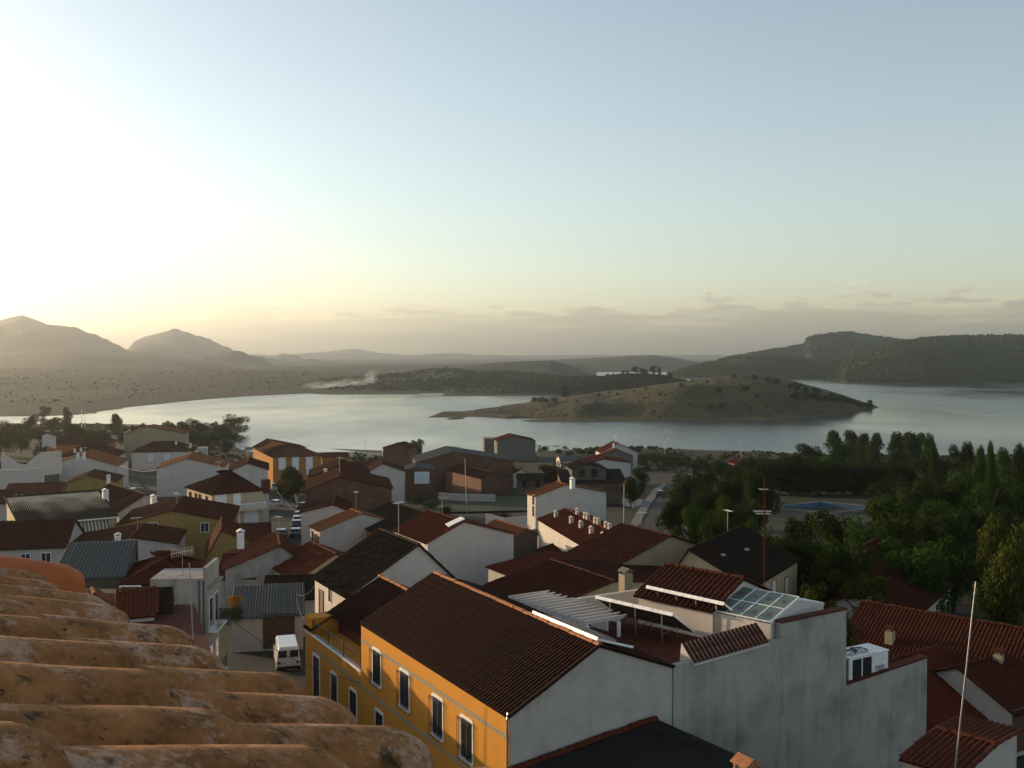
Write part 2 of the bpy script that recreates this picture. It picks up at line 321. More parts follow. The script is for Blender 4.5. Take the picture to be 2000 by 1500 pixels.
def mat_brick(name):
    m, t, b = newmat(name); v = N(t, 'ShaderNodeTexCoord').outputs['Object']
    # brick pattern on both wall directions: mix x and y into one running coordinate
    s = N(t, 'ShaderNodeSeparateXYZ'); t.links.new(v, s.inputs[0]); c = N(t, 'ShaderNodeCombineXYZ')
    t.links.new(mth(t, 'ADD', s.outputs[0], s.outputs[1]), c.inputs[0]); t.links.new(s.outputs[2], c.inputs[1])
    bt = N(t, 'ShaderNodeTexBrick'); t.links.new(c.outputs[0], bt.inputs['Vector']); bt.inputs['Scale'].default_value = 1
    bt.inputs['Brick Width'].default_value = .25; bt.inputs['Row Height'].default_value = .08; bt.inputs['Mortar Size'].default_value = .008
    bt.inputs['Color1'].default_value = (.10, .035, .02, 1); bt.inputs['Color2'].default_value = (.16, .055, .03, 1); bt.inputs['Mortar'].default_value = (.16, .12, .09, 1)
    g = N(t, 'ShaderNodeNewGeometry').outputs['Position']; f = noisetex(t, g, .5, 6)
    mx = N(t, 'ShaderNodeMix', data_type='RGBA', blend_type='MULTIPLY'); mx.inputs['Factor'].default_value = 1
    t.links.new(bt.outputs[0], mx.inputs['A']); t.links.new(ramp(t, f, [(.3, (.6, .6, .55)), (.7, (1.1, 1.05, 1))]), mx.inputs['B'])
    t.links.new(mx.outputs['Result'], b.inputs['Base Color']); b.inputs['Roughness'].default_value = .9
    return m
W_brick = mat_brick('brick_wall')
M_frame_w = mat_plain('white_frame', (.7, .7, .69), .5)
M_frame_b = mat_plain('brown_frame', (.09, .045, .025), .5)
M_iron = mat_plain('black_iron', (.02, .018, .018), .45, .3)
M_steel = mat_plain('galvanised_steel', (.45, .46, .47), .35, .9)
M_alu = mat_plain('bright_aluminium', (.80, .80, .80), .28, .9)
M_blind = mat_plain('white_roller_blind', (.62, .64, .66), .6)
M_conc = mat_noise('concrete', (.16, .155, .145), (.26, .25, .235), 1.2, .9)
M_pot = mat_plain('chimney_white', (.68, .67, .66), .8)
def mat_glass(name, c=(.02, .025, .03), rough=.06):
    m, t, b = newmat(name); b.inputs['Base Color'].default_value = c4(c); b.inputs['Roughness'].default_value = rough; b.inputs['Specular IOR Level'].default_value = .6
    v = N(t, 'ShaderNodeNewGeometry').outputs['Position']; bump(t, b, noisetex(t, v, 1.1, 3), .04, .05)
    return m
M_glass = mat_glass('window_glass')
TPROF = [(0, 0), (.13, .72), (.31, 1.0), (.49, .72), (.62, 0), (.81, -.45)]
def tile_plane(mb, o, a, s, La, Ls, pitch=.23, amp=.055, course=None, taper0=0.0, taper1=0.0):
    """corrugated clay-tile surface; o eave corner, a along eave, s up the slope; taper = ends drawn in at the top (hips)"""
    o, a, s = Vector(o), Vector(a).normalized(), Vector(s).normalized(); n = a.cross(s)
    if n.z < 0: n = -n
    k = max(1, round(La/pitch)); pt = La/k
    cols = [((i+t)*pt, h*amp) for i in range(k) for t, h in TPROF]+[(La, 0)]
    if course:
        nc = max(1, round(Ls/course)); cl = Ls/nc
        rows = [r for j in range(nc) for r in ((j*cl, .42), ((j+1)*cl-.004, 0.0))]
    else: rows = [(0, 0), (Ls, 0)]
    vs = []
    for y, st_ in rows:
        f = y/Ls
        for x, h in cols:
            xx = taper0*f+(La-(taper0+taper1)*f)*(x/La)
            vs.append(o+a*xx+s*y+n*(h+st_*amp+.03+.035*noise.noise((o+a*xx*.9+s*y*.9)*.55)+(random.random()-.5)*.014))
    C = len(cols)
    fs = [(j*C+i, j*C+i+1, (j+1)*C+i+1, (j+1)*C+i) for j in range(len(rows)-1) for i in range(C-1)]
    mb.add(vs, fs, False)
    # slab under the tiles and closed eave end
    b0 = o-n*.04; b1 = o+a*La-n*.04; t0 = o+a*taper0+s*Ls-n*.04; t1 = o+a*(La-taper1)+s*Ls-n*.04
    mb.add([b0, b1, t1, t0, b0+n*.05, b1+n*.05, t1+n*.05, t0+n*.05], [(0, 1, 2, 3), (0, 4, 5, 1), (1, 5, 6, 2), (3, 2, 6, 7), (0, 3, 7, 4)])
    return mb
def sheet_ridge(mb, a, b, r=.11, n=7, seg=.45):
    """row of half-round ridge tiles"""
    a, b = Vector(a), Vector(b); d = b-a; L = d.length; d.normalize(); sd = d.cross(Vector((0, 0, 1))).normalized(); up = sd.cross(d)
    k = max(1, round(L/seg))
    for i in range(k):
        jz = Vector((0, 0, random.uniform(-.018, .018)))+sd*random.uniform(-.012, .012); p, q = a+d*(L*i/k-.02)+jz, a+d*(L*(i+1)/k+.03)+jz; r0, r1 = r*1.12, r*.95
        vs = [p+(sd*cos(pi*j/n)+up*sin(pi*j/n)*.85)*r0 for j in range(n+1)]+[q+(sd*cos(pi*j/n)+up*sin(pi*j/n)*.85)*r1 for j in range(n+1)]
        mb.add(vs, [(j, j+1, n+2+j, n+1+j) for j in range(n)]+[tuple(range(n+1))], False)
    return mb
class House: pass
def solve_len(o, d, px):
    """length along horizontal direction d from o so that the point projects to column px"""
    # proj x: F*X/(Y*CP-(z-CAMZ)*SP)
    t = (px-CX)/F; k = -(o.z-CAMZ)*SP
    den = d.x-t*d.y*CP
    return (t*(o.y*CP+k)-o.x)/den
def find_Y(px, py, h):
    """distance at which the ray is h above the village ground"""
    lo, hi = 8.0, 700.0
    for _ in range(60):
        mid = (lo+hi)/2; p = P(px, py, mid)
        if p.z-ground(p.x, p.y) > h: lo = mid
        else: hi = mid
    return (lo+hi)/2
def house(name, label, cat, corner, h=None, Y=None, hd=-30, v=('m', 8), u=('m', 10), ridge='u', apex=None, rise=1.8, frac=.5, h2=0.0,
          wall=None, roof=None, group=None, ov=.3, hip=0.0, near=False, cap=True, base=None, upt=None, vpt=None, flat=False, pitch=None, capmat=None, verge=True, skiproof=0):
    o = P(corner[0], corner[1], Y if Y else find_Y(corner[0], corner[1], h))
    if upt:
        q = PZ(upt[0], upt[1], o.z); d = q-o; hd = math.degrees(math.atan2(d.x, d.y)); u = ('m', d.xy.length)
    if vpt:
        q = PZ(vpt[0], vpt[1], o.z); d = q-o; hd = math.degrees(math.atan2(d.x, d.y))-90; v = ('m', d.xy.length)
    a = radians(hd); ud = Vector((sin(a), cos(a), 0)); vd = Vector((cos(a), -sin(a), 0))
    Lu = u[1] if isinstance(u, tuple) else solve_len(o, ud, u)
    Lv = v[1] if isinstance(v, tuple) else solve_len(o, vd, v)
    H = House(); H.o, H.ud, H.vd, H.Lu, H.Lv = o, ud, vd, Lu, Lv
    bz = base if base is not None else min(ground(*(o+ud*i*Lu+vd*j*Lv).xy) for i in (0, .5, 1) for j in (0, .5, 1))-.4
    H.bz = bz; H.h = o.z-bz
    H.root = empty(name, (o.x, o.y, bz), -a); tag(H.root, label, cat, group)
    H.near = near
    # camera in local frame
    cw = Vector((0, 0, CAMZ))-Vector((o.x, o.y, bz)); H.cam = Vector((cw.dot(vd), cw.dot(ud), cw.z))
    he = H.h
    if apex and not flat:
        if ridge == 'u': xa, za = hit(H, apex[0], apex[1], 'v'); frac = xa/Lv; rise = za-he
        else: ya, za = hit(H, apex[0], apex[1], 'u'); frac = ya/Lu; rise = za-he
    H.frac, H.rise, H.ridge = frac, rise, ridge
    mb = MB()
    if flat:
        mb.box(0, Lv, 0, Lu, 0, he); H.wall = mb.build('wall', wall, H.root)
        return H
    course = .42 if near else None; pt = pitch or (.24 if o.y < 130 else .32)
    amp = .055 if o.y < 130 else .07
    if ridge == 'u': xa = Lv*frac; L, B = Lu, Lv
    else: xa = Lu*frac; L, B = Lu, Lv
    span = Lv if ridge == 'u' else Lu; leng = Lu if ridge == 'u' else Lv
    za = he+rise; hR = he+h2
    m = (lambda c, l, z: (c, l, z)) if ridge == 'u' else (lambda c, l, z: (l, c, z))   # cross, length, z -> local xyz
    e = .02
    if hip:
        mb.prism([m(0, 0, 0), m(span, 0, 0), m(span, 0, hR), m(0, 0, he)], Vector(m(0, leng, 0)))
    else:
        sec = [m(0, 0, 0), m(span, 0, 0), m(span, 0, hR-e), m(xa, 0, za-e), m(0, 0, he-e)]
        if frac >= .999: sec = [m(0, 0, 0), m(span, 0, 0), m(span, 0, za-e), m(0, 0, he-e)]
        if frac <= .001: sec = [m(0, 0, 0), m(span, 0, 0), m(span, 0, hR-e), m(0, 0, za-e)]
        mb.prism(sec, Vector(m(0, leng, 0)))
    H.wall = mb.build('wall', wall, H.root)
    rmb = MB(); og = ov*.5 if not hip else ov
    H.planes = {}
    for side in (0, 1):
        if side == 0:
            if xa < .05: continue
            c0, c1, z0, z1 = 0., xa, he, za
        else:
            if span-xa < .05: continue
            c0, c1, z0, z1 = span, xa, hR, za
        sl = Vector((c1-c0, z1-z0)); slen = sl.length; sl.normalize()
        S = Vector(m(sl.x, 0, sl.y)); A = Vector(m(0, 1, 0))
        O = Vector(m(c0, -og, z0))-S*ov
        tp = (hip+og) if hip else 0
        H.planes[side] = (O, A, S)
        if skiproof > 50 and side == 0: H.slen = slen+ov; continue
        if skiproof and side == 0: tile_plane(rmb, O+A*skiproof, A, S, leng+2*og-skiproof, slen+ov, pt, amp, course); H.slen = slen+ov; continue
        tile_plane(rmb, O, A, S, leng+2*og, slen+ov, pt, amp, course, tp, tp)
    if hip:
        for end in (0, 1):
            l0 = 0. if end == 0 else leng; sg = 1 if end == 0 else -1
            S = Vector(m(0, sg*hip, rise)).normalized(); A = Vector(m(1, 0, 0))
            O = Vector(m(-ov, l0-sg*ov, he-rise*ov/hip))
            sl = sqrt(hip*hip+rise*rise)*(1+ov/hip)
            tile_plane(rmb, O, A, S, span+2*ov, sl, pt, amp, course, xa+ov, span-xa+ov)
    H.roof = rmb.build('roof', roof, H.root, fix=False)
    if cap:
        cm = MB(); cr = .12 if o.y < 130 else .15
        sheet_ridge(cm, m(xa, hip-og, za+.06), m(xa, leng-hip+og, za+.06), cr)
        if hip:
            for l0, l1 in ((-ov, hip), (leng+ov, leng-hip)):
                for c0 in (-ov, span+ov): sheet_ridge(cm, m(c0, l0, he-rise*ov/hip+.06), m(xa, l1, za+.06), cr*.8)
        cm.build('ridge_cap', capmat or roof, H.root, fix=False)
        if verge and not hip:
            for l in (-og, leng+og):
                vm = MB()
                if xa > .05: sheet_ridge(vm, Vector(m(0, l, he+.03)), Vector(m(xa, l, za+.03)), cr*.8)
                if span-xa > .05: sheet_ridge(vm, Vector(m(span, l, hR+.03)), Vector(m(xa, l, za+.03)), cr*.8)
                vm.build('verge_tiles', roof, H.root, fix=False)
    return H
def lray(H, px, py):
    d = ray(px, py); return Vector((d.dot(H.vd), d.dot(H.ud), d.z))
def hit(H, px, py, face, off=0.0):
    """where the pixel ray meets wall 'v' (local y=off) -> (x,z) or wall 'u' (local x=off) -> (y,z)"""
    d = lray(H, px, py); i = 1 if face == 'v' else 0
    t = (off-H.cam[i])/d[i]; p = H.cam+d*t
    return (p.x, p.z) if face == 'v' else (p.y, p.z)
def hitroof(H, px, py, side=0):
    O, A, S = H.planes[side]; n = A.cross(S); d = lray(H, px, py)
    t = (O-H.cam).dot(n)/d.dot(n); return H.cam+d*t
def frame_box(H, face, c, z, w, h, dep, off=0.0):
    """box on the wall face, centre c,z, proud by dep from off"""
    mb = MB()
    if face == 'v': mb.box(c-w/2, c+w/2, off-dep, off+.0005, z-h/2, z+h/2)
    else: mb.box(off-dep, off+.0005, c-w/2, c+w/2, z-h/2, z+h/2)
    return mb
def window(H, face, px, py, w, h, style='plain', name='window', local=False, off=0.0, frame=None):
    c, z = (px, py) if local else hit(H, px, py, face, off)
    fm = MB(); t = .07 if H.o.y < 130 else .1
    def bx(c0, c1, z0, z1, d):
        if face == 'v': fm.box(c0, c1, off-d, off-.004, z0, z1)
        else: fm.box(off-d, off-.004, c0, c1, z0, z1)
    bx(c-w/2-t, c-w/2, z-h/2-t, z+h/2+t, .06); bx(c+w/2, c+w/2+t, z-h/2-t, z+h/2+t, .06)
    bx(c-w/2, c+w/2, z+h/2, z+h/2+t, .06); bx(c-w/2, c+w/2, z-h/2-t, z-h/2, .09)
    if style in ('plain', 'arch'): bx(c-.025, c+.025, z-h/2, z+h/2, .045)
    if style == 'arch':
        mbp = []
        for i in range(9): a = pi*i/8; mbp.append((c+cos(a)*(w/2+t), z+h/2+t+sin(a)*(w/2+t)*.55))
        for (x0, z0), (x1, z1) in zip(mbp, mbp[1:]):
            q = (lambda x, zz: (x, off-.03, zz)) if face == 'v' else (lambda x, zz: (off-.03, x, zz))
            fm.bar(q(x0, z0), q(x1, z1), .06, t)
    mat = frame or (M_frame_b if style in ('door', 'arch', 'brown') else M_frame_w)
    f = fm.build(name, mat, H.root)
    pm = {'plain': M_glass, 'arch': M_blind, 'shutter': M_blind, 'door': M_frame_b, 'brown': M_glass, 'hole': M_glass, 'white_door': M_frame_w}[style]
    pb = frame_box(H, face, c, z, w, h, .02, off)
    pb.build('door_leaf' if 'door' in style else ('blind' if style in ('shutter', 'arch') else 'pane'), pm, f)
    return f
def chimney(H, px, py, hh, w=.5, side=0, mat=None, capm=None, name='chimney'):
    p = hitroof(H, px, py, side); mb = MB()
    mb.box(p.x-w/2, p.x+w/2, p.y-w/2, p.y+w/2, p.z-.5, p.z+hh)
    c = mb.build(name, mat or M_pot, H.root)
    cb = MB(); e = w*.62
    for sx in (-1, 1):
        for sy in (-1, 1): cb.box(p.x+sx*w*.42-.05, p.x+sx*w*.42+.05, p.y+sy*w*.42-.05, p.y+sy*w*.42+.05, p.z+hh, p.z+hh+.22)
    cb.prism([(p.x-e, p.y-e, p.z+hh+.22), (p.x+e, p.y-e, p.z+hh+.22), (p.x, p.y-e, p.z+hh+.22+w*.35)], (0, 2*e, 0))
    cb.build('chimney_cap', capm or mat or M_pot, c)
    return c
# ================================================================= HOUSES
# ---- the near row --------------------------------------------------
Yel = house('yellow_house', 'long ochre yellow house with white barred windows and brown tiled roof', 'house', (995.5, 1399.5), Y=40, hd=-30, v=1313, u=707, apex=(1170, 1262), h2=.7, skiproof=99,
            wall=W_white2, roof=T_umber, near=True, ov=.12, capmat=T_ridge, verge=True, base=21.0)
# ---- middle distance, centre ---------------------------------------
Big = house('white_house', 'large white house with blank gable wall and blackened mossy tile roof', 'house', (680, 1163), h=7.2, hd=-30, v=893, u=615, apex=(817, 1064), wall=W_white, roof=T_moss, near=True)
window(Big, 'u', 645, 1163, .5, .9, 'hole')
window(Big, 'u', 628, 1178, .8, 1.8, 'door')
RedRoof = house('cottage', 'low cream cottage with bright red tiled roof beside mossy white house', 'house', (578, 1134), h=3.6, hd=-30, v=('m', 9), u=534, apex=(655, 1082), wall=W_cream, roof=T_red, near=True)
Gab2 = house('white_house', 'white gabled house with white verge slab and dull red roof', 'house', (835, 1060), h=6.0, hd=-30, v=1003, u=770, apex=(906, 1019), wall=W_white, roof=T_red, near=True)
Moss2 = house('tiled_house', 'orange walled house with pale parapet under a black mossy roof', 'house', (752, 1046), h=5.2, hd=-30, v=('m', 12), u=683, apex=(838, 1004), wall=W_orange, roof=T_moss)
window(Moss2, 'u', 691, 1042, .7, .9, 'hole')
Cream = house('cream_house', 'narrow cream fronted house with orange brown roof and old white flank', 'house', (625, 1036), h=5.6, hd=-30, v=('m', 11), u=606, apex=(706, 1003), wall=W_white2, roof=T_orange)
for x, y in ((611, 1050), (617, 1056), (622, 1060)): window(Cream, 'u', x, y, .7, 1.6, 'brown')
Wedge = house('white_house', 'plain white wedge shaped gable wall behind a row of parked cars', 'house', (588, 1001), h=6.2, hd=-8, v=683, u=('m', 9), apex=(650, 986), wall=W_white, roof=T_brown)
BrickA = house('brick_house', 'big unrendered brick house with open roof terrace and white framed skylight', 'house', (597, 958), h=7.5, hd=-10, v=765, u=('m', 14), apex=(664, 932), wall=W_brick, roof=T_brown)
BrickA2 = house('brick_house', 'brick house with brown gable behind the roof terrace brick house', 'house', (604, 931), h=8, hd=-10, v=722, u=('m', 12), apex=(662, 909), wall=W_brick, roof=T_brown)
SmallW = house('white_house', 'small white gable with red lean-to strip among brick houses', 'house', (720, 922), h=7, hd=-12, v=790, u=('m', 10), apex=(747, 906), wall=W_white, roof=T_brown)
BrickB = house('brick_house', 'brick house with wide white shuttered window and grey sheet roof', 'house', (792, 918), h=7, hd=-6, v=848, u=('m', 10), rise=.7, frac=.35, wall=W_brick, roof=T_grey, cap=False)
window(BrickB, 'v', 824, 933, 3.4, 2.7, 'shutter')
BrickC = house('brick_barn', 'long low brick barn with grey sheet gable roof near the shore', 'barn', (815, 903), h=7.5, hd=-10, v=1002, u=('m', 16), apex=(884, 882), wall=W_brick, roof=T_grey, cap=False)
BrickD = house('brick_house', 'small square brick house with red roof standing before the lake', 'house', (748, 874), h=7.5, hd=18, v=('m', 10), u=('m', 8), ridge='u', rise=1.6, wall=W_brick, roof=T_brown)
Town = house('townhouse', 'orange townhouse with tall pale shuttered windows and hipped roof', 'house', (533, 893), h=9.0, hd=-24, v=628, u=500, ridge='v', hip=4, rise=1.8, wall=W_tan, roof=T_brown)
for x in (551, 577, 604): window(Town, 'v', x, 905, 1.6, 3.2, 'shutter')
for x in (605,): window(Town, 'v', x, 921, 1.6, 1.6, 'shutter')
Town2 = house('townhouse', 'orange house with stepped red roof rising behind the shuttered townhouse', 'house', (503, 877), h=9.5, hd=-24, v=597, u=('m', 8), apex=(532, 861), wall=W_tan, roof=T_brown)
Tan = house('tan_house', 'low tan orange building attached beside the shuttered townhouse', 'house', (629, 893), h=6.5, hd=-20, v=682, u=('m', 9), ridge='v', rise=.8, wall=W_tan, roof=T_brown)
# ---- left part -------------------------------------------------------
Bal = house('balcony_house', 'cream two storey house with white balustrade balconies and pyramid roof', 'house', (414, 965), h=8.2, hd=-38, v=513, u=365, ridge='v', hip=5.2, rise=2.6, wall=W_cream, roof=T_brown)
for x, y in ((372, 969), (383, 972), (391, 974), (404, 978)): window(Bal, 'u', x, y, .9, 1.3, 'brown')
window(Bal, 'v', 431, 976, 1.6, 1.5, 'shutter'); window(Bal, 'v', 463, 977, .9, 1.9, 'white_door')
window(Bal, 'v', 491, 1014, 2.0, 2.6, 'shutter'); window(Bal, 'v', 461, 1008, 1.0, 2.2, 'white_door')
TallW = house('white_house', 'tall white gable rising behind the balconied cream house', 'house', (452, 919), h=9, hd=-14, v=523, u=('m', 12), apex=(484, 905), wall=W_white, roof=T_brown)
TallW2 = house('white_house', 'slim white flank wall joined to the balconied cream house', 'house', (513, 962), h=8, hd=-14, v=525, u=('m', 10), ridge='v', rise=1.2, wall=W_white, roof=T_red)
W2 = house('white_house', 'broad white blank gable with orange tile verge above the side street', 'house', (306, 915), h=7, hd=-12, v=438, u=('m', 16), apex=(365, 896), wall=W_white, roof=T_orange)
W1 = house('white_house', 'broad white blank gable with small slit facing the side street', 'house', (83, 913), h=6.6, hd=-12, v=230, u=('m', 16), apex=(156, 890), wall=W_white, roof=T_orange)
W3 = house('white_villa', 'white villa with arched brown framed windows and hipped brown roof', 'house', (257, 883), h=6, hd=-12, v=377, u=('m', 13), ridge='v', hip=6, rise=2.8, wall=W_white, roof=T_brown)
for x in (294, 326, 361): window(W3, 'v', x, 894, 2.2, 3.2, 'arch')
window(W3, 'v', 371, 893, .9, 2.6, 'door')
W3b = house('white_annex', 'white annex with brown door joined to the arched window villa', 'house', (377, 876), h=6, hd=-12, v=403, u=('m', 7), flat=True, wall=W_white)
window(W3b, 'v', 391, 891, 1.2, 3, 'door')
W4 = house('beige_house', 'tall beige blank gable with pale balconied front by the lakeside trees', 'house', (243, 849), h=10, hd=-12, v=361, u=('m', 14), apex=(289, 834), wall=W_beige, roof=T_orange)
W5 = house('roofed_house', 'orange house under a broad purple brown roof below the tree belt', 'house', (92, 868), h=6, hd=-12, v=212, u=('m', 14), ridge='v', hip=6, rise=3.0, wall=W_orange, roof=T_brown)
W6 = house('roofed_house', 'house under a dark brown roof with bright chimney pots', 'house', (118, 892), h=6, hd=-12, v=231, u=('m', 13), ridge='v', hip=5, rise=2.8, wall=W_white2, roof=T_brown)
W6b = house('roofed_house', 'low house with small brown gable roof against the slit white gable', 'house', (128, 944), h=5, hd=-14, v=226, u=('m', 12), apex=(168, 929), wall=W_ochre, roof=T_brown)
W7 = house('brown_house', 'brown walled low house with two pale posts beside slit gable', 'house', (-60, 925), h=5.5, hd=-10, v=84, u=('m', 14), ridge='v', rise=1.4, wall=W_stone, roof=T_brown)
W8 = house('awning_house', 'house with wide dark tile roof and striped awning over its balcony', 'house', (38, 1024), h=6.5, hd=-34, v=229, u=('m', 11), ridge='v', apex=(11, 971), wall=W_cream, roof=T_moss, near=True)
W9 = house('ochre_house', 'dull ochre house with blank gable and pale sheet lying on roof', 'house', (229, 1026), h=6, hd=-12, v=453, u=('m', 13), apex=(335, 998), wall=W_ochre, roof=T_brown)
W10 = house('roofed_house', 'brown roofed house with cream verge and white chimney pots behind ochre gable', 'house', (232, 1000), h=5.5, hd=-40, v=('m', 8), u=('m', 16), ridge='u', rise=2.2, wall=W_white2, roof=T_brown)
W13 = house('white_house', 'long low white gable wall with glinting verge tiles beside aerial', 'house', (128, 1070), h=5, hd=-12, v=344, u=('m', 9), apex=(256, 1050), wall=W_white2, roof=T_brown, near=True)
W13b = house('white_house', 'long low white house with tiled roof next to glinting verge gable', 'house', (-60, 1074), h=5, hd=-12, v=128, u=('m', 9), ridge='v', rise=2.2, wall=W_white2, roof=T_brown, near=True)
# ---- red roofs in the hollow -----------------------------------------
Hol1 = house('roofed_house', 'low house with wide dull red roof and grey front in the hollow', 'house', (404, 1086), h=4.0, hd=-16, v=545, u=('m', 9), apex=(432, 1036), wall=W_ochre, roof=T_red)
Hol2 = house('roofed_house', 'low house with grey edged brown roof next to red cottage', 'house', (440, 1112), h=4.0, hd=-16, v=600, u=('m', 8), apex=(548, 1066), wall=W_grey, roof=T_red)
Hol3 = house('lean_to', 'small red tiled lean-to with white stub wall in the hollow', 'shed', (425, 1130), h=3.0, hd=-8, v=498, u=('m', 5), ridge='v', rise=1.5, frac=.95, wall=W_white2, roof=T_red)
MossShed = house('shed', 'long low shed with black mossy roof above the garage yard', 'shed', (515, 1171), h=3.6, hd=-8, v=618, u=('m', 6), ridge='v', rise=1.3, wall=W_white2, roof=T_moss)
Garage = house('garage', 'white garage with dark open doorway and grey corrugated sheet roof', 'garage', (452, 1206), h=3.2, hd=-12, v=592, u=('m', 6), ridge='v', rise=1.2, frac=.98, wall=W_white2, roof=T_grey, cap=False)
window(Garage, 'v', 545, 1231, 2.4, 2.7, 'door', name='doorway')
# ---- right of centre ---------------------------------------------------
R4 = house('white_house', 'three storey white house with streaked gable and orange brown roof', 'house', (1046, 969), h=8.0, hd=-22, v=1184, u=1030, apex=(1105, 947), wall=W_white, roof=T_orange)
window(R4, 'u', 1042, 977, .8, 1.4, 'hole'); window(R4, 'u', 1042, 998, .8, 1.6, 'hole')
R5 = house('terrace_row', 'long terrace under one red roof lined with white chimneys', 'house', (1172, 1084), h=5.2, upt=(1052, 1013), v=1297, apex=(1236, 1060), wall=W_white, roof=T_red, near=False)
for x, y in ((1086, 1010), (1116, 1022), (1135, 1031), (1155, 1042), (1178, 1054), (1208, 1069), ): chimney(R5, x, y, .5, .45, 0, W_white2)
for x, y in ((1128, 1002), (1143, 1010), (1148, 1012), (1163, 1020), (1169, 1022), (1184, 1029), (1191, 1032), (1207, 1039), (1214, 1042), (1233, 1052)): chimney(R5, x, y+3, .45, .4, 0, W_white2)
R8 = house('roofed_house', 'wide cream house under a broad reddish brown roof behind the solar panels', 'house', (1128, 1146), h=5.0, hd=-30, v=('m', 20), u=1042, rise=3.4, wall=W_cream, roof=T_brown, near=True)
R9 = house('roofed_house', 'dark brown tiled house with square pale chimney behind the pergola', 'house', (1063, 1190), h=5.0, hd=-30, v=('m', 17), u=('m', 9), apex=(1200, 1135), wall=W_cream, roof=T_brown, near=True)
R10 = house('cream_house', 'cream house with dark two-slope roof, skylights and framed windows', 'house', (1465, 1147), h=6.0, hd=-58, v=1557, u=1308, ridge='v', apex=(1346, 1074), wall=W_cream, roof=T_moss, near=True)
for x, y in ((1511, 1153), (1536, 1147)): window(R10, 'v', x, y, 1.1, 1.7, 'shutter', frame=W_orange)
R1 = house('block_house', 'unfinished grey block house with red verge standing on the shore', 'house', (971, 862), h=8, hd=-6, v=1046, u=('m', 14), apex=(1001, 852), wall=W_block, roof=T_red)
R1b = house('block_annex', 'grey block annex with sloping parapet beside the unfinished house', 'house', (946, 857), h=8, hd=-6, v=971, u=('m', 8), flat=True, wall=W_block)
R2 = house('white_house', 'white lakeside house with double red gable roofs', 'house', (1173, 884), h=6, hd=-6, v=1245, u=('m', 9), apex=(1208, 866), wall=W_white, roof=T_red)
R2b = house('grey_house', 'grey lower gable with red verge fronting the white lakeside house', 'house', (1175, 891), h=5, hd=-6, v=1236, u=('m', 6), apex=(1206, 878), wall=W_block, roof=T_red)
R3 = house('stone_house', 'dark stone house with arched windows and deep porch roof', 'house', (1117, 916), h=8, hd=-6, v=1184, u=('m', 9), apex=(1150, 906), wall=W_stone, roof=T_moss)
for x in (1137, 1161): window(R3, 'v', x, 924, 1.3, 1.8, 'brown')
R3p = house('stone_porch', 'sloping dark porch wing wrapped round the arched window stone house', 'house', (1098, 943), h=5, hd=-6, v=1222, u=('m', 7), ridge='v', rise=2.0, frac=.98, wall=W_stone, roof=T_moss)
for x, w_ in ((1152, 1.2), (1161, 1.6), (1195, 3.2)): window(R3p, 'v', x, 953, w_, 2.6, 'door')
R3w = house('white_house', 'white house with low red gable and pale roof slabs behind stone house', 'house', (1150, 905), h=6.5, hd=-6, v=1232, u=('m', 12), apex=(1180, 897), wall=W_white, roof=T_red)
R6 = house('stone_cottage', 'small grey cottage with two dark windows and a door', 'cottage', (1012, 938), h=4, hd=-4, v=1062, u=('m', 6), ridge='v', rise=1.2, wall=W_stone, roof=T_moss)
for x, s_ in ((1024, 'brown'), (1037, 'door'), (1050, 'brown')): window(R6, 'v', x, 946, 1.2, 1.6, s_)
R7 = house('yard_building', 'low brown yard building with orange roof edge behind white gable', 'shed', (1005, 1048), h=4.5, hd=-30, v=1050, u=('m', 8), rise=.8, wall=W_stone, roof=T_orange)
R7b = house('yard_building', 'long flat brown roofed outbuilding with white pillared front', 'shed', (1020, 1133), h=3.5, hd=-30, v=('m', 14), u=('m', 7), ridge='u', rise=.8, wall=W_white2, roof=T_red)
# ---- small buildings packed in between ------------------------------------
Fill1 = house('shed', 'low brown roofed shed between the tan building and the brick house', 'shed', (684, 912), h=4.5, hd=-14, v=752, u=('m', 8), ridge='v', rise=1.0, wall=W_block, roof=T_brown)
Fill2 = house('shed', 'small orange tiled shed in front of the tan building', 'shed', (640, 912), h=5, hd=-14, v=690, u=('m', 7), ridge='u', rise=1.4, wall=W_brick, roof=T_orange)
Fill3 = house('brick_row', 'row of low brick and white sheds stepping down beside the lane', 'shed', (940, 935), h=4.5, hd=-28, v=('m', 8), u=870, ridge='u', rise=1.2, wall=W_brick, roof=T_brown)
Fill4 = house('white_shed', 'narrow white shed with a dark door at the lane end', 'shed', (1003, 925), h=4, hd=-40, v=('m', 5), u=('m', 9), ridge='u', rise=.9, wall=W_white, roof=T_red)
window(Fill4, 'u', 998, 930, 1.0, 2.2, 'door')
Fill5 = house('garden_house', 'grey roofed garden house beside the olive coloured tree', 'house', (1095, 900), h=4, hd=-10, v=1132, u=('m', 7), ridge='v', rise=1.3, wall=W_white, roof=T_grey, cap=False)
Fill6 = house('yard_building', 'green sheeted lean-to in the yards beside the chimney terrace', 'shed', (1062, 1052), h=3.0, hd=-30, v=('m', 7), u=('m', 4), ridge='v', rise=.6, frac=.95, wall=W_white2, roof=T_grey, cap=False)
Fill7 = house('yard_building', 'low white yard building in front of the chimney terrace', 'shed', (1090, 1090), h=3.4, hd=-30, v=('m', 8), u=('m', 5), ridge='u', rise=.8, wall=W_white2, roof=T_brown)
Fill8 = house('roofed_house', 'small dark roofed house below the balconied cream house', 'house', (462, 1052), h=4, hd=-16, v=528, u=('m', 6), ridge='v', rise=1.3, wall=W_cream, roof=T_brown)
Fill9 = house('roofed_house', 'brown gabled house wedged beside the awning house', 'house', (-40, 985), h=5, hd=-18, v=22, u=('m', 8), ridge='v', rise=1.6, wall=W_white2, roof=T_brown)
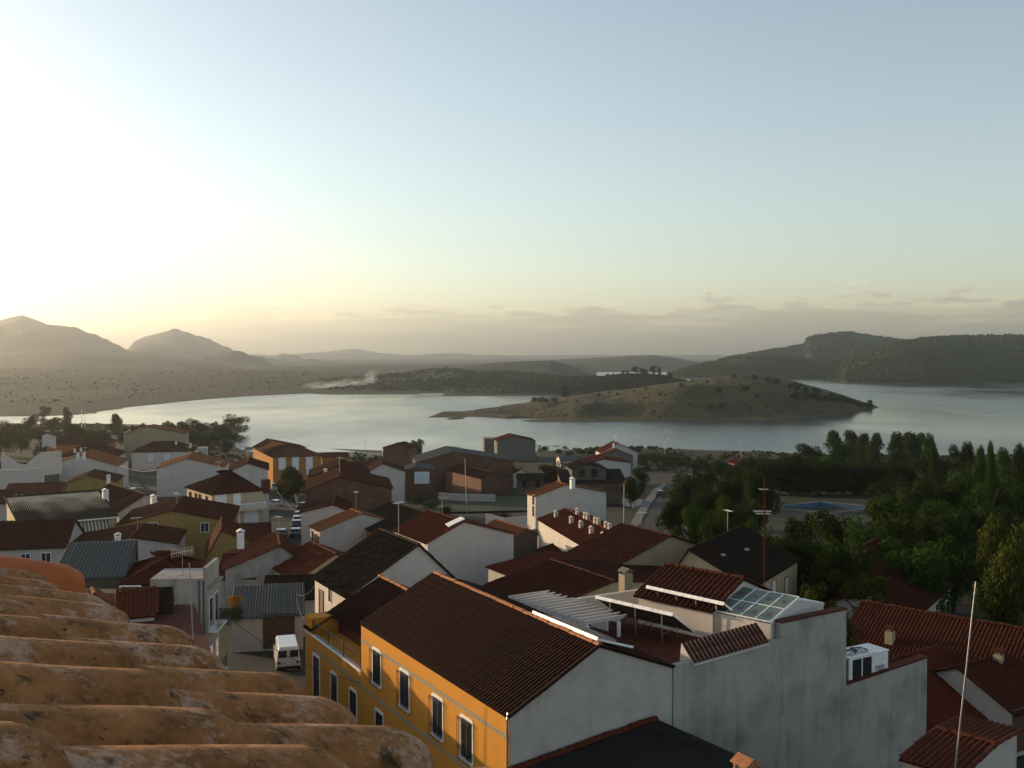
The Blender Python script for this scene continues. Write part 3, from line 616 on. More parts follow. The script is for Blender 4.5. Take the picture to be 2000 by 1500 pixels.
Fill10 = house('roofed_house', 'low brown house with red roof beside the slit white gable', 'house', (10, 965), h=4.5, hd=-16, v=118, u=('m', 8), ridge='v', rise=1.4, wall=W_stone, roof=T_red)
for H_, lst in ((Fill1, ((705, 915), (735, 913))), (W7, ((10, 935), (50, 933))), (Fill10, ((40, 972), (85, 970))), (W9, ((300, 1030), (400, 1030))), (W13b, ((50, 1092), (90, 1090)))):
    for x_, y_ in lst: window(H_, 'v', x_, y_, .9, 1.1, 'plain')
# ================================================================= NEAR ROW DETAILS
def lbox(H, name, mat, x0, x1, y0, y1, z0, z1, parent=None):
    mb = MB(); mb.box(x0, x1, y0, y1, z0, z1); return mb.build(name, mat, parent or H.root)
def copyobj(o, parent=None, loc=None, rot=None):
    c = o.copy(); COL.objects.link(c)
    if parent: c.parent = parent
    if loc is not None: c.location = loc
    if rot is not None: c.rotation_euler = rot
    return c
HY = Yel.h
# yellow street front
lbox(Yel, 'yellow_front', W_yellow, -.05, -.001, -.04, Yel.Lu, 0, HY-.10)
m, t, b = newmat('glazed_tile_band'); v = N(t, 'ShaderNodeTexCoord').outputs['Object']
ck = N(t, 'ShaderNodeTexChecker'); ck.inputs['Scale'].default_value = 9; t.links.new(v, ck.inputs['Vector']); ck.inputs['Color1'].default_value = (.42, .36, .24, 1); ck.inputs['Color2'].default_value = (.10, .11, .13, 1)
t.links.new(ck.outputs[0], b.inputs['Base Color']); b.inputs['Roughness'].default_value = .35; M_band = m
zb = hit(Yel, 995.5, 1442, 'u')[1]; lbox(Yel, 'tile_band', M_band, -.062, -.052, -.03, Yel.Lu, zb-.09, zb+.09)
zb2 = hit(Yel, 800, 1412, 'u')[1]; lbox(Yel, 'tile_band', M_band, -.062, -.052, -.03, Yel.Lu+8, zb2-.09, zb2+.09)
def barred(H, px, py, w, h, grille=True, off=-.05):
    y, z = hit(H, px, py, 'u'); fm = MB(); t = .10
    fm.box(off-.035, off-.001, y-w/2-t, y-w/2, z-h/2, z+h/2+t); fm.box(off-.035, off-.001, y+w/2, y+w/2+t, z-h/2, z+h/2+t)
    fm.box(off-.035, off-.001, y-w/2, y+w/2, z+h/2, z+h/2+t*1.6); fm.box(off-.12, off-.001, y-w/2-t, y+w/2+t, z-h/2-.08, z-h/2)
    f = fm.build('window', M_frame_w, H.root)
    pm = MB(); pm.box(off-.012, off-.0005, y-w/2, y+w/2, z-h/2, z+h/2); pm.build('pane', M_glass, f)
    sm = MB(); sm.box(off-.03, off-.013, y-.03, y+.03, z-h/2, z+h/2); sm.box(off-.03, off-.013, y-w/2, y-w/2+.05, z-h/2, z+h/2); sm.box(off-.03, off-.013, y+w/2-.05, y+w/2, z-h/2, z+h/2); sm.box(off-.03, off-.013, y-w/2+.05, y+w/2-.05, z+h/2-.05, z+h/2)
    sm.build('sash', M_frame_b, f)
    if grille:
        g = MB(); x1 = off-.20; ww, hh = w/2+.06, h/2+.05
        for k in range(8):
            yy = y-ww+2*ww*k/7; g.box(x1-.008, x1+.008, yy-.008, yy+.008, z-hh, z+hh)
        for zz in (z-hh, z-hh*.45, z+hh*.9, z+hh): g.box(x1-.012, x1+.012, y-ww, y+ww, zz-.012, zz+.012)
        for yy in (y-ww, y+ww):
            for zz in (z-hh, z-hh*.45, z+hh*.9): g.box(x1, off-.03, yy-.008, yy+.008, zz-.008, zz+.008)
        g.build('window_grille', M_iron, f)
    return f
for x, y in ((738, 1304), (792.5, 1348), (857, 1401), (914, 1445)): barred(Yel, x, y, 1.05, 1.75)
for x, y, h_ in ((692, 1395, 2.6), (743, 1436, 2.4), (800, 1486, 2.3)): barred(Yel, x, y, 1.0, h_, False)
# individually laid cover tiles at the near end of the yellow house's roof
def barrel(L, r0, r1, n=6, hgt=.8):
    mb = MB(); vs = []
    for y, r in ((0, r0), (L, r1)):
        for j in range(n+1): vs.append((cos(pi*j/n)*r, y, sin(pi*j/n)*r*hgt))
    vs += [(cos(pi*j/n)*(r0-.015), 0, sin(pi*j/n)*(r0-.015)*hgt) for j in range(n+1)]
    fs = [(j, j+1, n+2+j, n+1+j) for j in range(n)]+[(j, 2*(n+1)+j, 2*(n+1)+j+1, j+1) for j in range(n)]
    mb.add(vs, fs, True); return mb.mesh('roof_tile')
O, A, S = Yel.planes[0]; n_ = A.cross(S)
if n_.z < 0: n_ = -n_
from mathutils import Matrix
LT = Yel.Lu+.12
bed = MB()
bed.add([O-n_*.04, O+A*LT-n_*.04, O+A*LT+S*Yel.slen-n_*.04, O+S*Yel.slen-n_*.04, O+n_*.012, O+A*LT+n_*.012, O+A*LT+S*Yel.slen+n_*.012, O+S*Yel.slen+n_*.012], [(0, 1, 2, 3), (4, 5, 6, 7), (0, 1, 5, 4), (1, 2, 6, 5), (2, 3, 7, 6), (3, 0, 4, 7)])
bed.build('roof_bed', T_umber, Yel.root)
tm = barrel(.46, .092, .080); tm.materials.append(T_umber)
nc = 12; cl = Yel.slen/nc; ncol = int(LT/.243); pitch_ = LT/ncol
X_ = S.cross(n_); R = Matrix((X_, S, n_)).transposed().to_4x4(); far = MB()
tv = [v.co.copy() for v in tm.vertices]; tf = [tuple(p.vertices) for p in tm.polygons]
for i in range(ncol):
    for j in range(nc):
        p = O+A*((i+.5)*pitch_)+S*(j*cl)+n_*(.022+random.uniform(0, .008)+.02*noise.noise(Vector((i*.13, j*.2, 1))))
        tilt = Matrix.Rotation(-.035+random.uniform(-.010, .010), 4, 'X') @ Matrix.Rotation(random.uniform(-.03, .03), 4, 'Z')
        Mx = Matrix.Translation(p) @ R @ tilt
        if i < 25:
            o = bpy.data.objects.new('roof_tile', tm); COL.objects.link(o); o.parent = Yel.root; o.matrix_local = Mx
        else: far.add([Mx @ v for v in tv], tf, True)
tag(far.build('far_roof_tiles', T_umber, Yel.root, fix=False), kind='stuff')
# ---- lower wing of the yellow house ----------------------------------
YU, YW = Yel.Lu, HY
Y2 = solve_len(Yel.o, Yel.ud, 597)
zpar = hit(Yel, 676, 1290, 'u')[1]; zeav = 28.6-Yel.bz
wing = lambda name, mat, *a: lbox(Yel, name, mat, *a)
wing('lower_wing', W_yellow, -.05, 8.0, YU+.002, Y2, 0, zpar)
wing('wing_coping', M_pot, -.09, .22, YU+.02, Y2-.0, zpar, zpar+.06)
wing('terrace_wall', W_terra, 1.7, 7.9, YU+.01, Y2-.05, zpar+.001, zeav)
wing('wing_end_wall', W_yellow, -.04, 1.7, Y2-1.2, Y2-.01, zpar+.001, zeav)
rm = MB(); zr = 30.4-Yel.bz; sl = Vector((5.0-1.5, 0, zr-zeav)); O2 = Vector((1.3, YU+.02, zeav-.1))
tile_plane(rm, O2, (0, 1, 0), sl, Y2-YU-.02, sl.length+.3, .24, .055, .42); rm.build('wing_roof', T_umber, Yel.root, fix=False)
rm = MB(); tile_plane(rm, Vector((-.15, Y2-1.25, zeav-.78)), (0, 1, 0), sl, 1.35, 1.65, .24, .055, .42); rm.build('wing_eave', T_umber, Yel.root, fix=False)
rm = MB(); sl2 = Vector((3.4, 0, -1.7)); tile_plane(rm, Vector((8.4, YU+.02, zr-1.7)), (0, 1, 0), -sl2, Y2-YU-.02, sl2.length, .24, .055, .42); rm.build('wing_roof', T_umber, Yel.root, fix=False)
rm = MB(); sheet_ridge(rm, (5.0, YU+.1, zr+.06), (5.0, Y2+.1, zr+.06), .12); rm.build('ridge_cap', T_ridge, Yel.root, fix=False)
g = MB()   # terrace railing
for k in range(34):
    y = YU+.35+(Y2-YU-1.7)*k/33; g.tube((.05, y, zpar+.05), (.05, y, zpar+.85), .012, n=5)
for zz in (.12, .85): g.bar((.05, YU+.3, zpar+zz), (.05, Y2-1.3, zpar+zz), .035)
for k in range(4):
    y = YU+.35+(Y2-YU-1.7)*k/3; g.tube((.05, y, zpar+.05), (.05, y, zpar+1.0), .03, n=6)
g.build('terrace_railing', M_iron, Yel.root)
f = MB(); f.box(1.62, 1.699, YU+.35, YU+1.35, zpar+.05, zpar+.95); f = f.build('window', M_frame_w, Yel.root)
f2 = MB(); f2.box(1.60, 1.619, YU+.5, YU+1.2, zpar+.2, zpar+.8); f2.build('pane', M_glass, f)
for x, y, w_, h_ in ((620, 1330, 1.1, 3.0), (655, 1366, 1.0, 2.9)): barred(Yel, x, y, w_, h_, False)
gp = MB(); gp.tube((-.12, -.02, .2), (-.12, -.02, HY-.1), .05); gp.tube((-.12, -.02, HY-.1), (-.02, .1, HY+.12), .05); gp.build('downpipe', M_steel, Yel.root)
# ---- tall weathered parapet wall with courtyard ------------------------
root = empty('parapet_wall', (Yel.o.x, Yel.o.y, Yel.bz), Yel.root.rotation_euler.z)
tag(root, 'tall weathered grey wall stepping up beside the yellow house gable', 'wall')
top = [hit(Yel, x, y, 'v') for x, y in ((1314, 1301), (1523, 1248), (1523, 1217), (1651, 1190), (1651, 1337), (1809, 1284))]
pts = [(top[0][0]+.004, 0, -1)]+[(x, 0, z) for x, z in top]+[(top[-1][0], 0, -1)]
mb = MB(); mb.prism([(x, -.06, z) for x, y, z in pts], (0, .36, 0)); mb.build('wall', W_grey, root)
for (x0, z0), (x1, z1) in ((top[2], top[3]), (top[4], top[5])):
    mb = MB(); mb.bar((x0, .12, z0+.045), (x1, .12, z1+.045), .5, .08, up=(0, 1, 0) if False else (0, 0, 1)); mb.build('coping', W_terra, root)
# tile coping: little roof of big tiles
cop = empty('tile_coping', (Yel.o.x, Yel.o.y, Yel.bz), Yel.root.rotation_euler.z); tag(cop, 'short sloping strip of red tiles capping the weathered wall', 'tile coping')
a0 = Vector((hit(Yel, 1352, 1296, 'v')[0], -.12, hit(Yel, 1352, 1296, 'v')[1])); a1 = Vector((hit(Yel, 1500, 1254, 'v')[0], -.12, hit(Yel, 1500, 1254, 'v')[1]))
ad = (a1-a0).normalized(); upv = Vector((0, 1.0, .85)).normalized(); cn = ad.cross(upv)
if cn.z < 0: cn = -cn
bm_ = MB(); L_ = (a1-a0).length; bm_.add([a0-cn*.02, a1-cn*.02, a1+upv*1.15-cn*.02, a0+upv*1.15-cn*.02, a0-Vector((0, 0, .1)), a1-Vector((0, 0, .1)), a1+Vector((0, 1.0, -.1)), a0+Vector((0, 1.0, -.1))], [(0, 1, 2, 3), (4, 5, 6, 7), (0, 1, 5, 4), (1, 2, 6, 5), (2, 3, 7, 6), (3, 0, 4, 7)]); bm_.build('coping_bed', W_white, cop)
big = barrel(.60, .095, .085); big.materials.append(T_red); k = int(L_/.235)
for i in range(k):
    for j in range(2):
        o = bpy.data.objects.new('tile', big); COL.objects.link(o); o.parent = cop
        sd = upv.cross(cn); R = Matrix((sd, upv, cn)).transposed().to_4x4()
        o.matrix_local = Matrix.Translation(a0+ad*((i+.5)*L_/k)+upv*(j*.55)+cn*(.01+.012*j*0)) @ R @ Matrix.Rotation(-.03, 4, 'X')
# courtyard block and roof terrace floor
zt = 30.6-Yel.bz
court = empty('roof_terrace', (Yel.o.x, Yel.o.y, Yel.bz), Yel.root.rotation_euler.z); tag(court, 'sunken red floored roof terrace behind the weathered wall', 'terrace')
mb = MB(); mb.box(Yel.Lv+.004, 19.0, .32, 11.0, 0, zt); mb.build('wall', W_white2, court)
mb = MB(); mb.box(Yel.Lv+.02, 18.98, .34, 10.98, zt+.002, zt+.03); mb.build('floor', W_terra, court)
mb = MB(); mb.box(Yel.Lv+.02, 18.9, 10.7, 10.95, zt+.03, zt+.9); mb.build('low_wall', W_white, court)
mb = MB(); mb.box(19.004, 25.2, .32, 7.0, 0, 26.6-Yel.bz); mb.build('lower_yard', W_white2, court)
def loc2(p): # world -> Yel local
    d = p-Vector((Yel.o.x, Yel.o.y, Yel.bz)); return Vector((d.dot(Yel.vd), d.dot(Yel.ud), d.z))
M_pvback = mat_plain('collector_back', (.05, .05, .055), .5, .3); M_pv = mat_glass('collector_glass', (.015, .02, .035), .05)
M_edge = mat_plain('collector_rim', (.78, .77, .74), .4)
def solar(label, far, near, z, n, run, drop, legs, zfloor=None, group='solar collector rows on the roof terrace'):
    A0, A1 = PZ(far[0], far[1], z), PZ(near[0], near[1], z); d = (A1-A0); L = d.length; d.normalize()
    side = Vector((-d.y, d.x, 0)); side = side if side.dot(Yel.vd) > 0 else -side
    dn = (side*run+Vector((0, 0, -drop))); W_ = dn.length; dn.normalize(); nn = d.cross(dn); nn = nn if nn.z > 0 else -nn
    r = empty('solar_array', (A0.x, A0.y, zfloor if zfloor else z-drop)); tag(r, label, 'solar panels', group); o0 = r.location.copy()
    for k in range(n):
        c = A0+d*(L*(k+.5)/n)+dn*(W_/2)-o0; hw = L/n/2-.015
        mb = MB(); mb.obox(c, d*hw, dn*(W_/2-.01), nn*.04); pnl = mb.build('panel', M_pvback, r)
        mb = MB(); mb.obox(c+nn*.044, d*(hw-.05), dn*(W_/2-.06), nn*.003); mb.build('glass', M_pv, pnl)
        mb = MB(); mb.obox(A0+d*(L*(k+.5)/n)-o0-dn*.012, d*hw, dn*.014, nn*.09); mb.build('rim', M_edge, pnl)
    mb = MB(); mb.obox(A1-o0+dn*(W_/2)+d*.012, d*.012, dn*(W_/2), nn*.05); mb.build('side_rail', M_edge, r)
    if legs:
        for k in range(legs):
            f = (k+.5)/legs
            for q, nm in ((.12, 'leg'), (.85, 'leg')):
                p = A0+d*(L*f)+dn*(W_*q)-o0; mb = MB(); mb.tube(p-nn*.05, (p.x, p.y, 0), .03, n=6); mb.build(nm, M_steel, r)
            p = A0+d*(L*f)+dn*(W_*.12)-o0; q_ = A0+d*(L*f)+dn*(W_*.85)-o0; mb = MB(); mb.bar((p.x, p.y, max(.1, p.z-1.0)), q_-nn*.06, .03); mb.build('brace', M_steel, r)
    return r
solar('row of solar collectors lying along the yellow house ridge', (1040, 1196), (1168, 1249), 32.72, 5, 1.9, .62, 0)
solar('tilted solar collectors on thin legs next to white pergola', (1163, 1166), (1315, 1201), 32.2, 4, 1.8, 1.2, 3, 30.63)
solar('tilted solar collectors on thin legs next to patterned glass roof', (1262, 1146), (1415, 1180), 32.65, 4, 1.8, 1.2, 4, 30.63)
# pergola of white beams
q0, q1 = PZ(1000, 1167, 31.6), PZ(1148, 1216, 31.6)
pg = empty('pergola', (q1.x, q1.y, 30.63)); tag(pg, 'white beamed pergola between the yellow house and brown roofs', 'pergola'); o0 = pg.location.copy()
for k in range(13):
    c = q0+(q1-q0)*(k/12)-o0; mb = MB(); mb.prism([c+Yel.vd*-.2+Vector((0, 0, -.1)), c+Yel.vd*2.1+Vector((0, 0, -.1)), c+Yel.vd*2.45+Vector((0, 0, .1)), c+Yel.vd*-.2+Vector((0, 0, .1))], Yel.ud*.09); mb.build('beam', W_white, pg)
dd = (q1-q0).normalized()
for off in (0, 1.9):
    mb = MB(); mb.bar(q0-o0+Yel.vd*off-Vector((0, 0, .18)), q1-o0+Yel.vd*off-Vector((0, 0, .18)), .1, .14); mb.build('rail', M_frame_w, pg)
for off, f in ((0, 1), (1.9, 1), (0, 0), (1.9, 0)):
    c = q0+(q1-q0)*f-o0+Yel.vd*off; mb = MB(); mb.box(c.x-.09, c.x+.09, c.y-.09, c.y+.09, -2.2 if f == 0 else 0, c.z-.2); mb.build('post', M_frame_w, pg)
def balustrade(label, p0, p1, z, h, n):
    a, b_ = PZ(p0[0], p0[1], z), PZ(p1[0], p1[1], z); r = empty('balustrade', a); tag(r, label, 'balustrade')
    d = b_-a
    for k in range(n):
        c = d*(k/(n-1)); mb = MB(); mb.box(c.x-.06, c.x+.06, c.y-.03, c.y+.03, -h, 0); mb.build('baluster', M_frame_w, r)
    mb = MB(); mb.bar((0, 0, .03), d+Vector((0, 0, .03)), .14, .06); mb.build('handrail', M_frame_w, r)
balustrade('short white balustrade at the end of the pergola', (1156, 1196), (1186, 1204), 31.5, .75, 7)
balustrade('white balustrade under the terrace tile roof', (1254, 1174), (1312, 1186), 31.6, .9, 11)
# glazed roof house on the terrace
G2 = house('terrace_room', 'terrace room under coarse brown tiles joined to patterned glass roof', 'house', (1392, 1190), Y=49.6, hd=-46, v=('m', 5.4), u=('m', 4.6), rise=1.1, wall=W_white, roof=T_brown, near=True, base=30.3, pitch=.3)
G1 = house('glazed_room', 'white terrace room with sloping glass roof of patterned panes', 'house', (1505, 1219), Y=47.5, hd=-46, v=('m', 5.4), u=1392, apex=(1561, 1171), wall=W_white, roof=M_frame_w, cap=False, base=30.3, skiproof=.001, ov=.05)
G1.roof.hide_render = False
m, t, b = newmat('patterned_glass'); v = N(t, 'ShaderNodeTexCoord').outputs['Object']
ln = N(t, 'ShaderNodeVectorMath', operation='LENGTH'); t.links.new(v, ln.inputs[0])
f = mth(t, 'ADD', ln.outputs['Value'], mth(t, 'MULTIPLY', noisetex(t, v, 14, 3), .22))
t.links.new(ramp(t, f, [(.24, (.12, .05, .06)), (.34, (.11, .15, .12))]), b.inputs['Base Color']); b.inputs['Roughness'].default_value = .35; b.inputs['Specular IOR Level'].default_value = .3
M_pat = m
O, A, S = G1.planes[0]; n_ = A.cross(S); n_ = n_ if n_.z > 0 else -n_
LA, LS = G1.Lu, G1.slen
for i in range(4):
    for j in range(2):
        c = O+A*(LA*(i+.5)/4+.03)+S*(LS*(j+.5)/2)+n_*.13; mb = MB(); mb.obox((0, 0, 0), A*(LA/8-.03), S*(LS/4-.03), n_*.01); p = mb.build('glass_pane', M_pat, G1.root); p.location = c
fr = MB()
for i in range(5): fr.obox(O+A*(LA*i/4+.03)+S*(LS/2)+n_*.13, A*.03, S*(LS/2), n_*.025)
for j in range(3): fr.obox(O+A*(LA/2+.03)+S*(LS*j/2)+n_*.134, A*(LA/2), S*.03, n_*.025)
fr.build('glazing_bars', M_frame_w, G1.root)
# air conditioner on the low parapet
ac0 = Vector((hit(Yel, 1664, 1330, 'v')[0]-.1, .1, hit(Yel, 1664, 1330, 'v')[1]))
ac = empty('air_conditioner', Yel.root.matrix_world @ ac0 if False else (Yel.o.x+Yel.vd.x*ac0.x+Yel.ud.x*.1, Yel.o.y+Yel.vd.y*ac0.x+Yel.ud.y*.1, Yel.bz+ac0.z-.15), Yel.root.rotation_euler.z)
tag(ac, 'large white air conditioner with two roof fans on weathered parapet', 'air conditioner')
def acb(name, mat, *a, parent=None): mb = MB(); mb.box(*a); return mb.build(name, mat, parent or ac)
acb('casing', M_frame_w, 0, 2.9, 0, 1.3, 0, 1.25); acb('base', W_terra, -.1, 3.0, -.05, 1.35, -.14, -.002); acb('lid', M_frame_w, -.04, 2.94, -.04, 1.34, 1.252, 1.31)
acb('coil_grille', M_iron, .25, .9, -.012, -.002, .08, 1.15); acb('coil_grille', M_iron, 1.0, 1.65, -.012, -.002, .08, 1.15); acb('end_coil', M_frame_b, -.012, -.002, .1, 1.2, .08, 1.15)
for k in range(6): acb('louvre', M_steel, 1.95, 2.6, -.02, -.004, .2+k*.07, .24+k*.07)
for x in (.6, 1.45):
    mb = MB(); mb.tube((x, .65, 1.312), (x, .65, 1.37), .46, n=24, cap=False); mb.tube((x, .65, 1.312), (x, .65, 1.36), .40, n=24, cap=False); r = mb.build('fan_ring', M_steel, ac)
    mb = MB(); mb.tube((x, .65, 1.313), (x, .65, 1.316), .455, n=24); mb.build('fan_well', M_iron, r)
    mb = MB()
    for k in range(5): a = k*2*pi/5; mb.obox((x+cos(a)*.22, .65+sin(a)*.22, 1.333), (cos(a)*.2, sin(a)*.2, 0), (-sin(a)*.09, cos(a)*.09, .02), (0, 0, .004))
    mb.build('fan_blade', M_steel, r)
# ---- lower right roofs -----------------------------------------------
R20 = house('roofed_house', 'long house with ribbed brown roof and sunlit orange eave behind air conditioner', 'house', (2150, 1359), Y=55.4, upt=(1640, 1257), v=('m', 8), rise=2.0, wall=W_cream, roof=T_brown, near=True, capmat=T_brown)
for x, y in ((1738, 1250), (1950, 1297)): chimney(R20, x, y+6, .8, .5, 0, W_beige, T_brown)
R21 = house('roofed_house', 'dark red tiled house with streaked white wall beside the tall pole', 'house', (1815, 1437), Y=53.6, vpt=(1975, 1380), u=('m', 6.5), ridge='v', rise=2.3, frac=.75, wall=W_white2, roof=T_red, near=True, verge=False)
R21b = house('tiled_wing', 'dim tiled wing with small skylight and dark doorway beside the dark red roof', 'house', (1978, 1392), Y=55, hd=-30, v=('m', 8), u=('m', 7), ridge='v', rise=1.6, wall=W_white2, roof=T_brown, near=True)
window(R21b, 'v', 1990, 1425, 1.1, 2.3, 'door')
R22 = house('metal_roof_house', 'low house with bright red ridged metal roof below the streaked wall', 'house', (1874, 1512), Y=36, hd=-45, v=('m', 6), u=('m', 2), apex=(1938, 1453), wall=W_white2, roof=T_red)
Dorm = house('dormer', 'tiny white dormer with barred window among dark roofs', 'dormer', (1813, 1322), Y=63, hd=-30, v=1846, u=('m', 2), apex=(1826, 1301), wall=W_white, roof=T_red, base=24)
# ---- black sheet roof under the camera ---------------------------------
rz = Yel.root.rotation_euler.z
nr = empty('sheet_roof_house', (Yel.o.x, Yel.o.y, 21), rz); tag(nr, 'dark corrugated sheet roof with red tile verge below the white gable', 'house')
mb = MB(); mb.box(.3, 10.2, -14, -.08, 0, 6.0); mb.build('wall', W_white2, nr)
zv0, zv1 = hit(Yel, 1010, 1500, 'v'), hit(Yel, 1276, 1404, 'v'); slr = Vector((zv1[0]-zv0[0], 0, zv1[1]-zv0[1]))
mb = MB(); tile_plane(mb, Vector((zv0[0]-.4, -14, zv0[1]-.05)), (0, 1, 0), slr, 13.85, slr.length+.4, .16, .03); mb.build('sheet_roof', T_dark, nr, fix=False)
mb = MB(); sr2 = Vector((4.4, 0, -2.4)); tile_plane(mb, Vector((zv1[0]+4.4, -14, zv1[1]-2.4)), (0, 1, 0), -sr2, 13.85, sr2.length, .16, .03); mb.build('sheet_roof', T_dark, nr, fix=False)
mb = MB(); sheet_ridge(mb, (zv0[0]-.4, -.2, zv0[1]+.06), (zv1[0], -.2, zv1[1]+.08), .17); mb.build('verge_tiles', T_red, nr, fix=False)
cp = PZ(1457, 1488, 30.1); c_ = loc2(cp)
mb = MB(); mb.box(c_.x-.32, c_.x+.32, c_.y-.32, c_.y+.32, 8.2, c_.z-21+21-.25-Yel.bz+Yel.bz) ; ch = mb.build('chimney', W_cream, nr)
mb = MB(); z_ = c_.z-.25
for sx in (-1, 0, 1):
    for sy in (-1, 1): mb.box(c_.x+sx*.27-.05, c_.x+sx*.27+.05, c_.y+sy*.27-.05, c_.y+sy*.27+.05, z_, z_+.22)
mb.prism([(c_.x-.42, c_.y-.42, z_+.22), (c_.x+.42, c_.y-.42, z_+.22), (c_.x, c_.y-.42, z_+.48)], (0, .84, 0)); mb.build('chimney_cap', T_ridge, ch)
# ---- left foreground blocks --------------------------------------------
L1 = house('parapet_house', 'grey white flat roofed house with pipes beside the narrow street', 'house', (293, 1131), Y=64, hd=-3, v=404, u=('m', 3.2), flat=True, wall=W_grey)
def lpart(H, name, mat, *a): mb = MB(); mb.box(*a); return mb.build(name, mat, H.root)
lpart(L1, 'parapet', W_grey, L1.Lv-.25, L1.Lv-.003, .02, L1.Lu, L1.h, L1.h+.7); lpart(L1, 'cornice', W_beige, L1.Lv, L1.Lv+.3, .05, L1.Lu, L1.h-.7, L1.h-.55)
for k in range(2):
    y0 = L1.Lu*(.12+.46*k); y1 = y0+L1.Lu*.26
    for zz in (L1.h-3.4, L1.h-6.6):
        f = lpart(L1, 'window', M_frame_w, L1.Lv, L1.Lv+.06, y0, y1, zz, zz+2.0); mb = MB(); mb.box(L1.Lv+.061, L1.Lv+.07, y0+.08, y1-.08, zz+.08, zz+1.92); mb.build('pane', M_glass, f)
        f = lpart(L1, 'balcony', M_frame_w, L1.Lv, L1.Lv+.6, y0-.2, y1+.2, zz-.2, zz-.05); mb = MB()
        for q in range(7): yy = y0-.18+(y1-y0+.36)*q/6; mb.box(L1.Lv+.57, L1.Lv+.59, yy-.01, yy+.01, zz-.05, zz+.85)
        mb.box(L1.Lv+.56, L1.Lv+.6, y0-.2, y1+.2, zz+.85, zz+.89); mb.build('railing', M_iron, f)
for x in (L1.Lv-.5, L1.Lv-.2):
    mb = MB(); mb.tube((x, -.06, L1.h-5.5), (x, -.06, L1.h-.1), .035, n=6); mb.build('pipe', M_iron, L1.root)
L1b = house('shaded_house', 'low brown rendered house wall with a dark window in deep shade', 'house', (20, 1161), Y=62, hd=-3, v=293, u=('m', 1.2), flat=True, wall=W_stone)
window(L1b, 'v', 255, 1161, 1.2, 1.0, 'hole')
def slabhouse(name, label, pts, z, wall, topmat, base):
    q = [PZ(x, y, z) for x, y in pts]; r = empty(name, (q[0].x, q[0].y, base)); tag(r, label, 'house')
    o0 = Vector((q[0].x, q[0].y, base)); mb = MB(); mb.prism([p-o0-Vector((0, 0, .06)) for p in q], (0, 0, base-z+.06)); mb.build('wall', wall, r)
    mb = MB(); mb.prism([p-o0 for p in q], (0, 0, -.058)); mb.build('roof_floor', topmat, r); return r, o0
L2, l2o = slabhouse('flat_roof_house', 'house with flat terracotta painted roof along the narrow street', [(379, 1178), (424, 1304), (424, 1420), (60, 1420), (140, 1197)], 30.0, W_white2, W_terra, 20.5)
St = house('stair_room', 'small white stair room with red tile roof on the terracotta terrace', 'house', (232, 1204), Y=55, hd=-20, v=301, u=('m', 2.4), ridge='v', rise=.9, frac=.9, wall=W_white, roof=T_red, near=True, base=29.9)
St2 = house('stair_room', 'small black tiled roof stub behind the white stair room', 'house', (300, 1196), Y=57, hd=-20, v=332, u=('m', 2.4), ridge='v', rise=.8, frac=.9, wall=W_white2, roof=T_moss, base=29.5)
Ch = house('chimney_house', 'tiny white gabled chimney hut with glinting tile tip', 'chimney', (152, 1182), Y=46, hd=-28, v=214, u=('m', 1.2), apex=(186, 1163), wall=W_white, roof=T_orange, base=30.0, near=True)
W14 = house('grey_roof_house', 'low house under a smooth blue grey sheet roof', 'house', (105, 1130), Y=65.5, hd=-13, v=241, u=('m', 6), ridge='v', rise=1.3, frac=.95, wall=W_stone, roof=T_grey, cap=False)
W15 = house('roofed_house', 'low house with faceted dark red roof behind the flat roofed house', 'house', (242, 1138), Y=65.5, hd=-13, v=376, u=('m', 6), ridge='v', hip=3, rise=1.3, wall=W_stone, roof=T_red)
# ================================================================= THE ROOF UNDER THE CAMERA
m, t, b = newmat('old_lichen_tile'); v = N(t, 'ShaderNodeTexCoord').outputs['Object']; g = N(t, 'ShaderNodeNewGeometry').outputs['Position']
n1_ = noisetex(t, g, 12, 8, .72); n2_ = noisetex(t, g, 55, 6, .75); n3_ = noisetex(t, g, 7, 7, .7); n4_ = noisetex(t, g, 110, 3, .6)
base_ = ramp(t, n1_, [(.32, (.13, .056, .017)), (.5, (.28, .115, .034)), (.66, (.38, .165, .055))])
mx = N(t, 'ShaderNodeMix', data_type='RGBA'); t.links.new(base_, mx.inputs['A']); mx.inputs['B'].default_value = (.42, .26, .17, 1)
t.links.new(mth(t, 'MULTIPLY', mth(t, 'SUBTRACT', mth(t, 'ADD', mth(t, 'MULTIPLY', n3_, .7), mth(t, 'MULTIPLY', n2_, .5)), .61), 11, True), mx.inputs['Factor'])
mx2 = N(t, 'ShaderNodeMix', data_type='RGBA'); t.links.new(mx.outputs['Result'], mx2.inputs['A']); mx2.inputs['B'].default_value = (.028, .020, .014, 1)
t.links.new(mth(t, 'MULTIPLY', mth(t, 'SUBTRACT', noisetex(t, g, 42, 5, .72), .61), 12, True), mx2.inputs['Factor'])
mx4 = N(t, 'ShaderNodeMix', data_type='RGBA'); t.links.new(mx2.outputs['Result'], mx4.inputs['A']); mx4.inputs['B'].default_value = (.040, .028, .014, 1); t.links.new(mth(t, 'MULTIPLY', mth(t, 'SUBTRACT', noisetex(t, g, 16, 7, .75), .55), 8, True), mx4.inputs['Factor'])
mx3 = N(t, 'ShaderNodeMix', data_type='RGBA'); t.links.new(mx4.outputs['Result'], mx3.inputs['A']); mx3.inputs['B'].default_value = (.30, .22, .05, 1)
t.links.new(mth(t, 'MULTIPLY', mth(t, 'SUBTRACT', n4_, .64), 9, True), mx3.inputs['Factor'])
t.links.new(mx3.outputs['Result'], b.inputs['Base Color']); b.inputs['Roughness'].default_value = .9; b.inputs['Specular IOR Level'].default_value = .2
bump(t, b, mth(t, 'ADD', n2_, mth(t, 'MULTIPLY', n4_, .5)), .6, .004); M_old = m
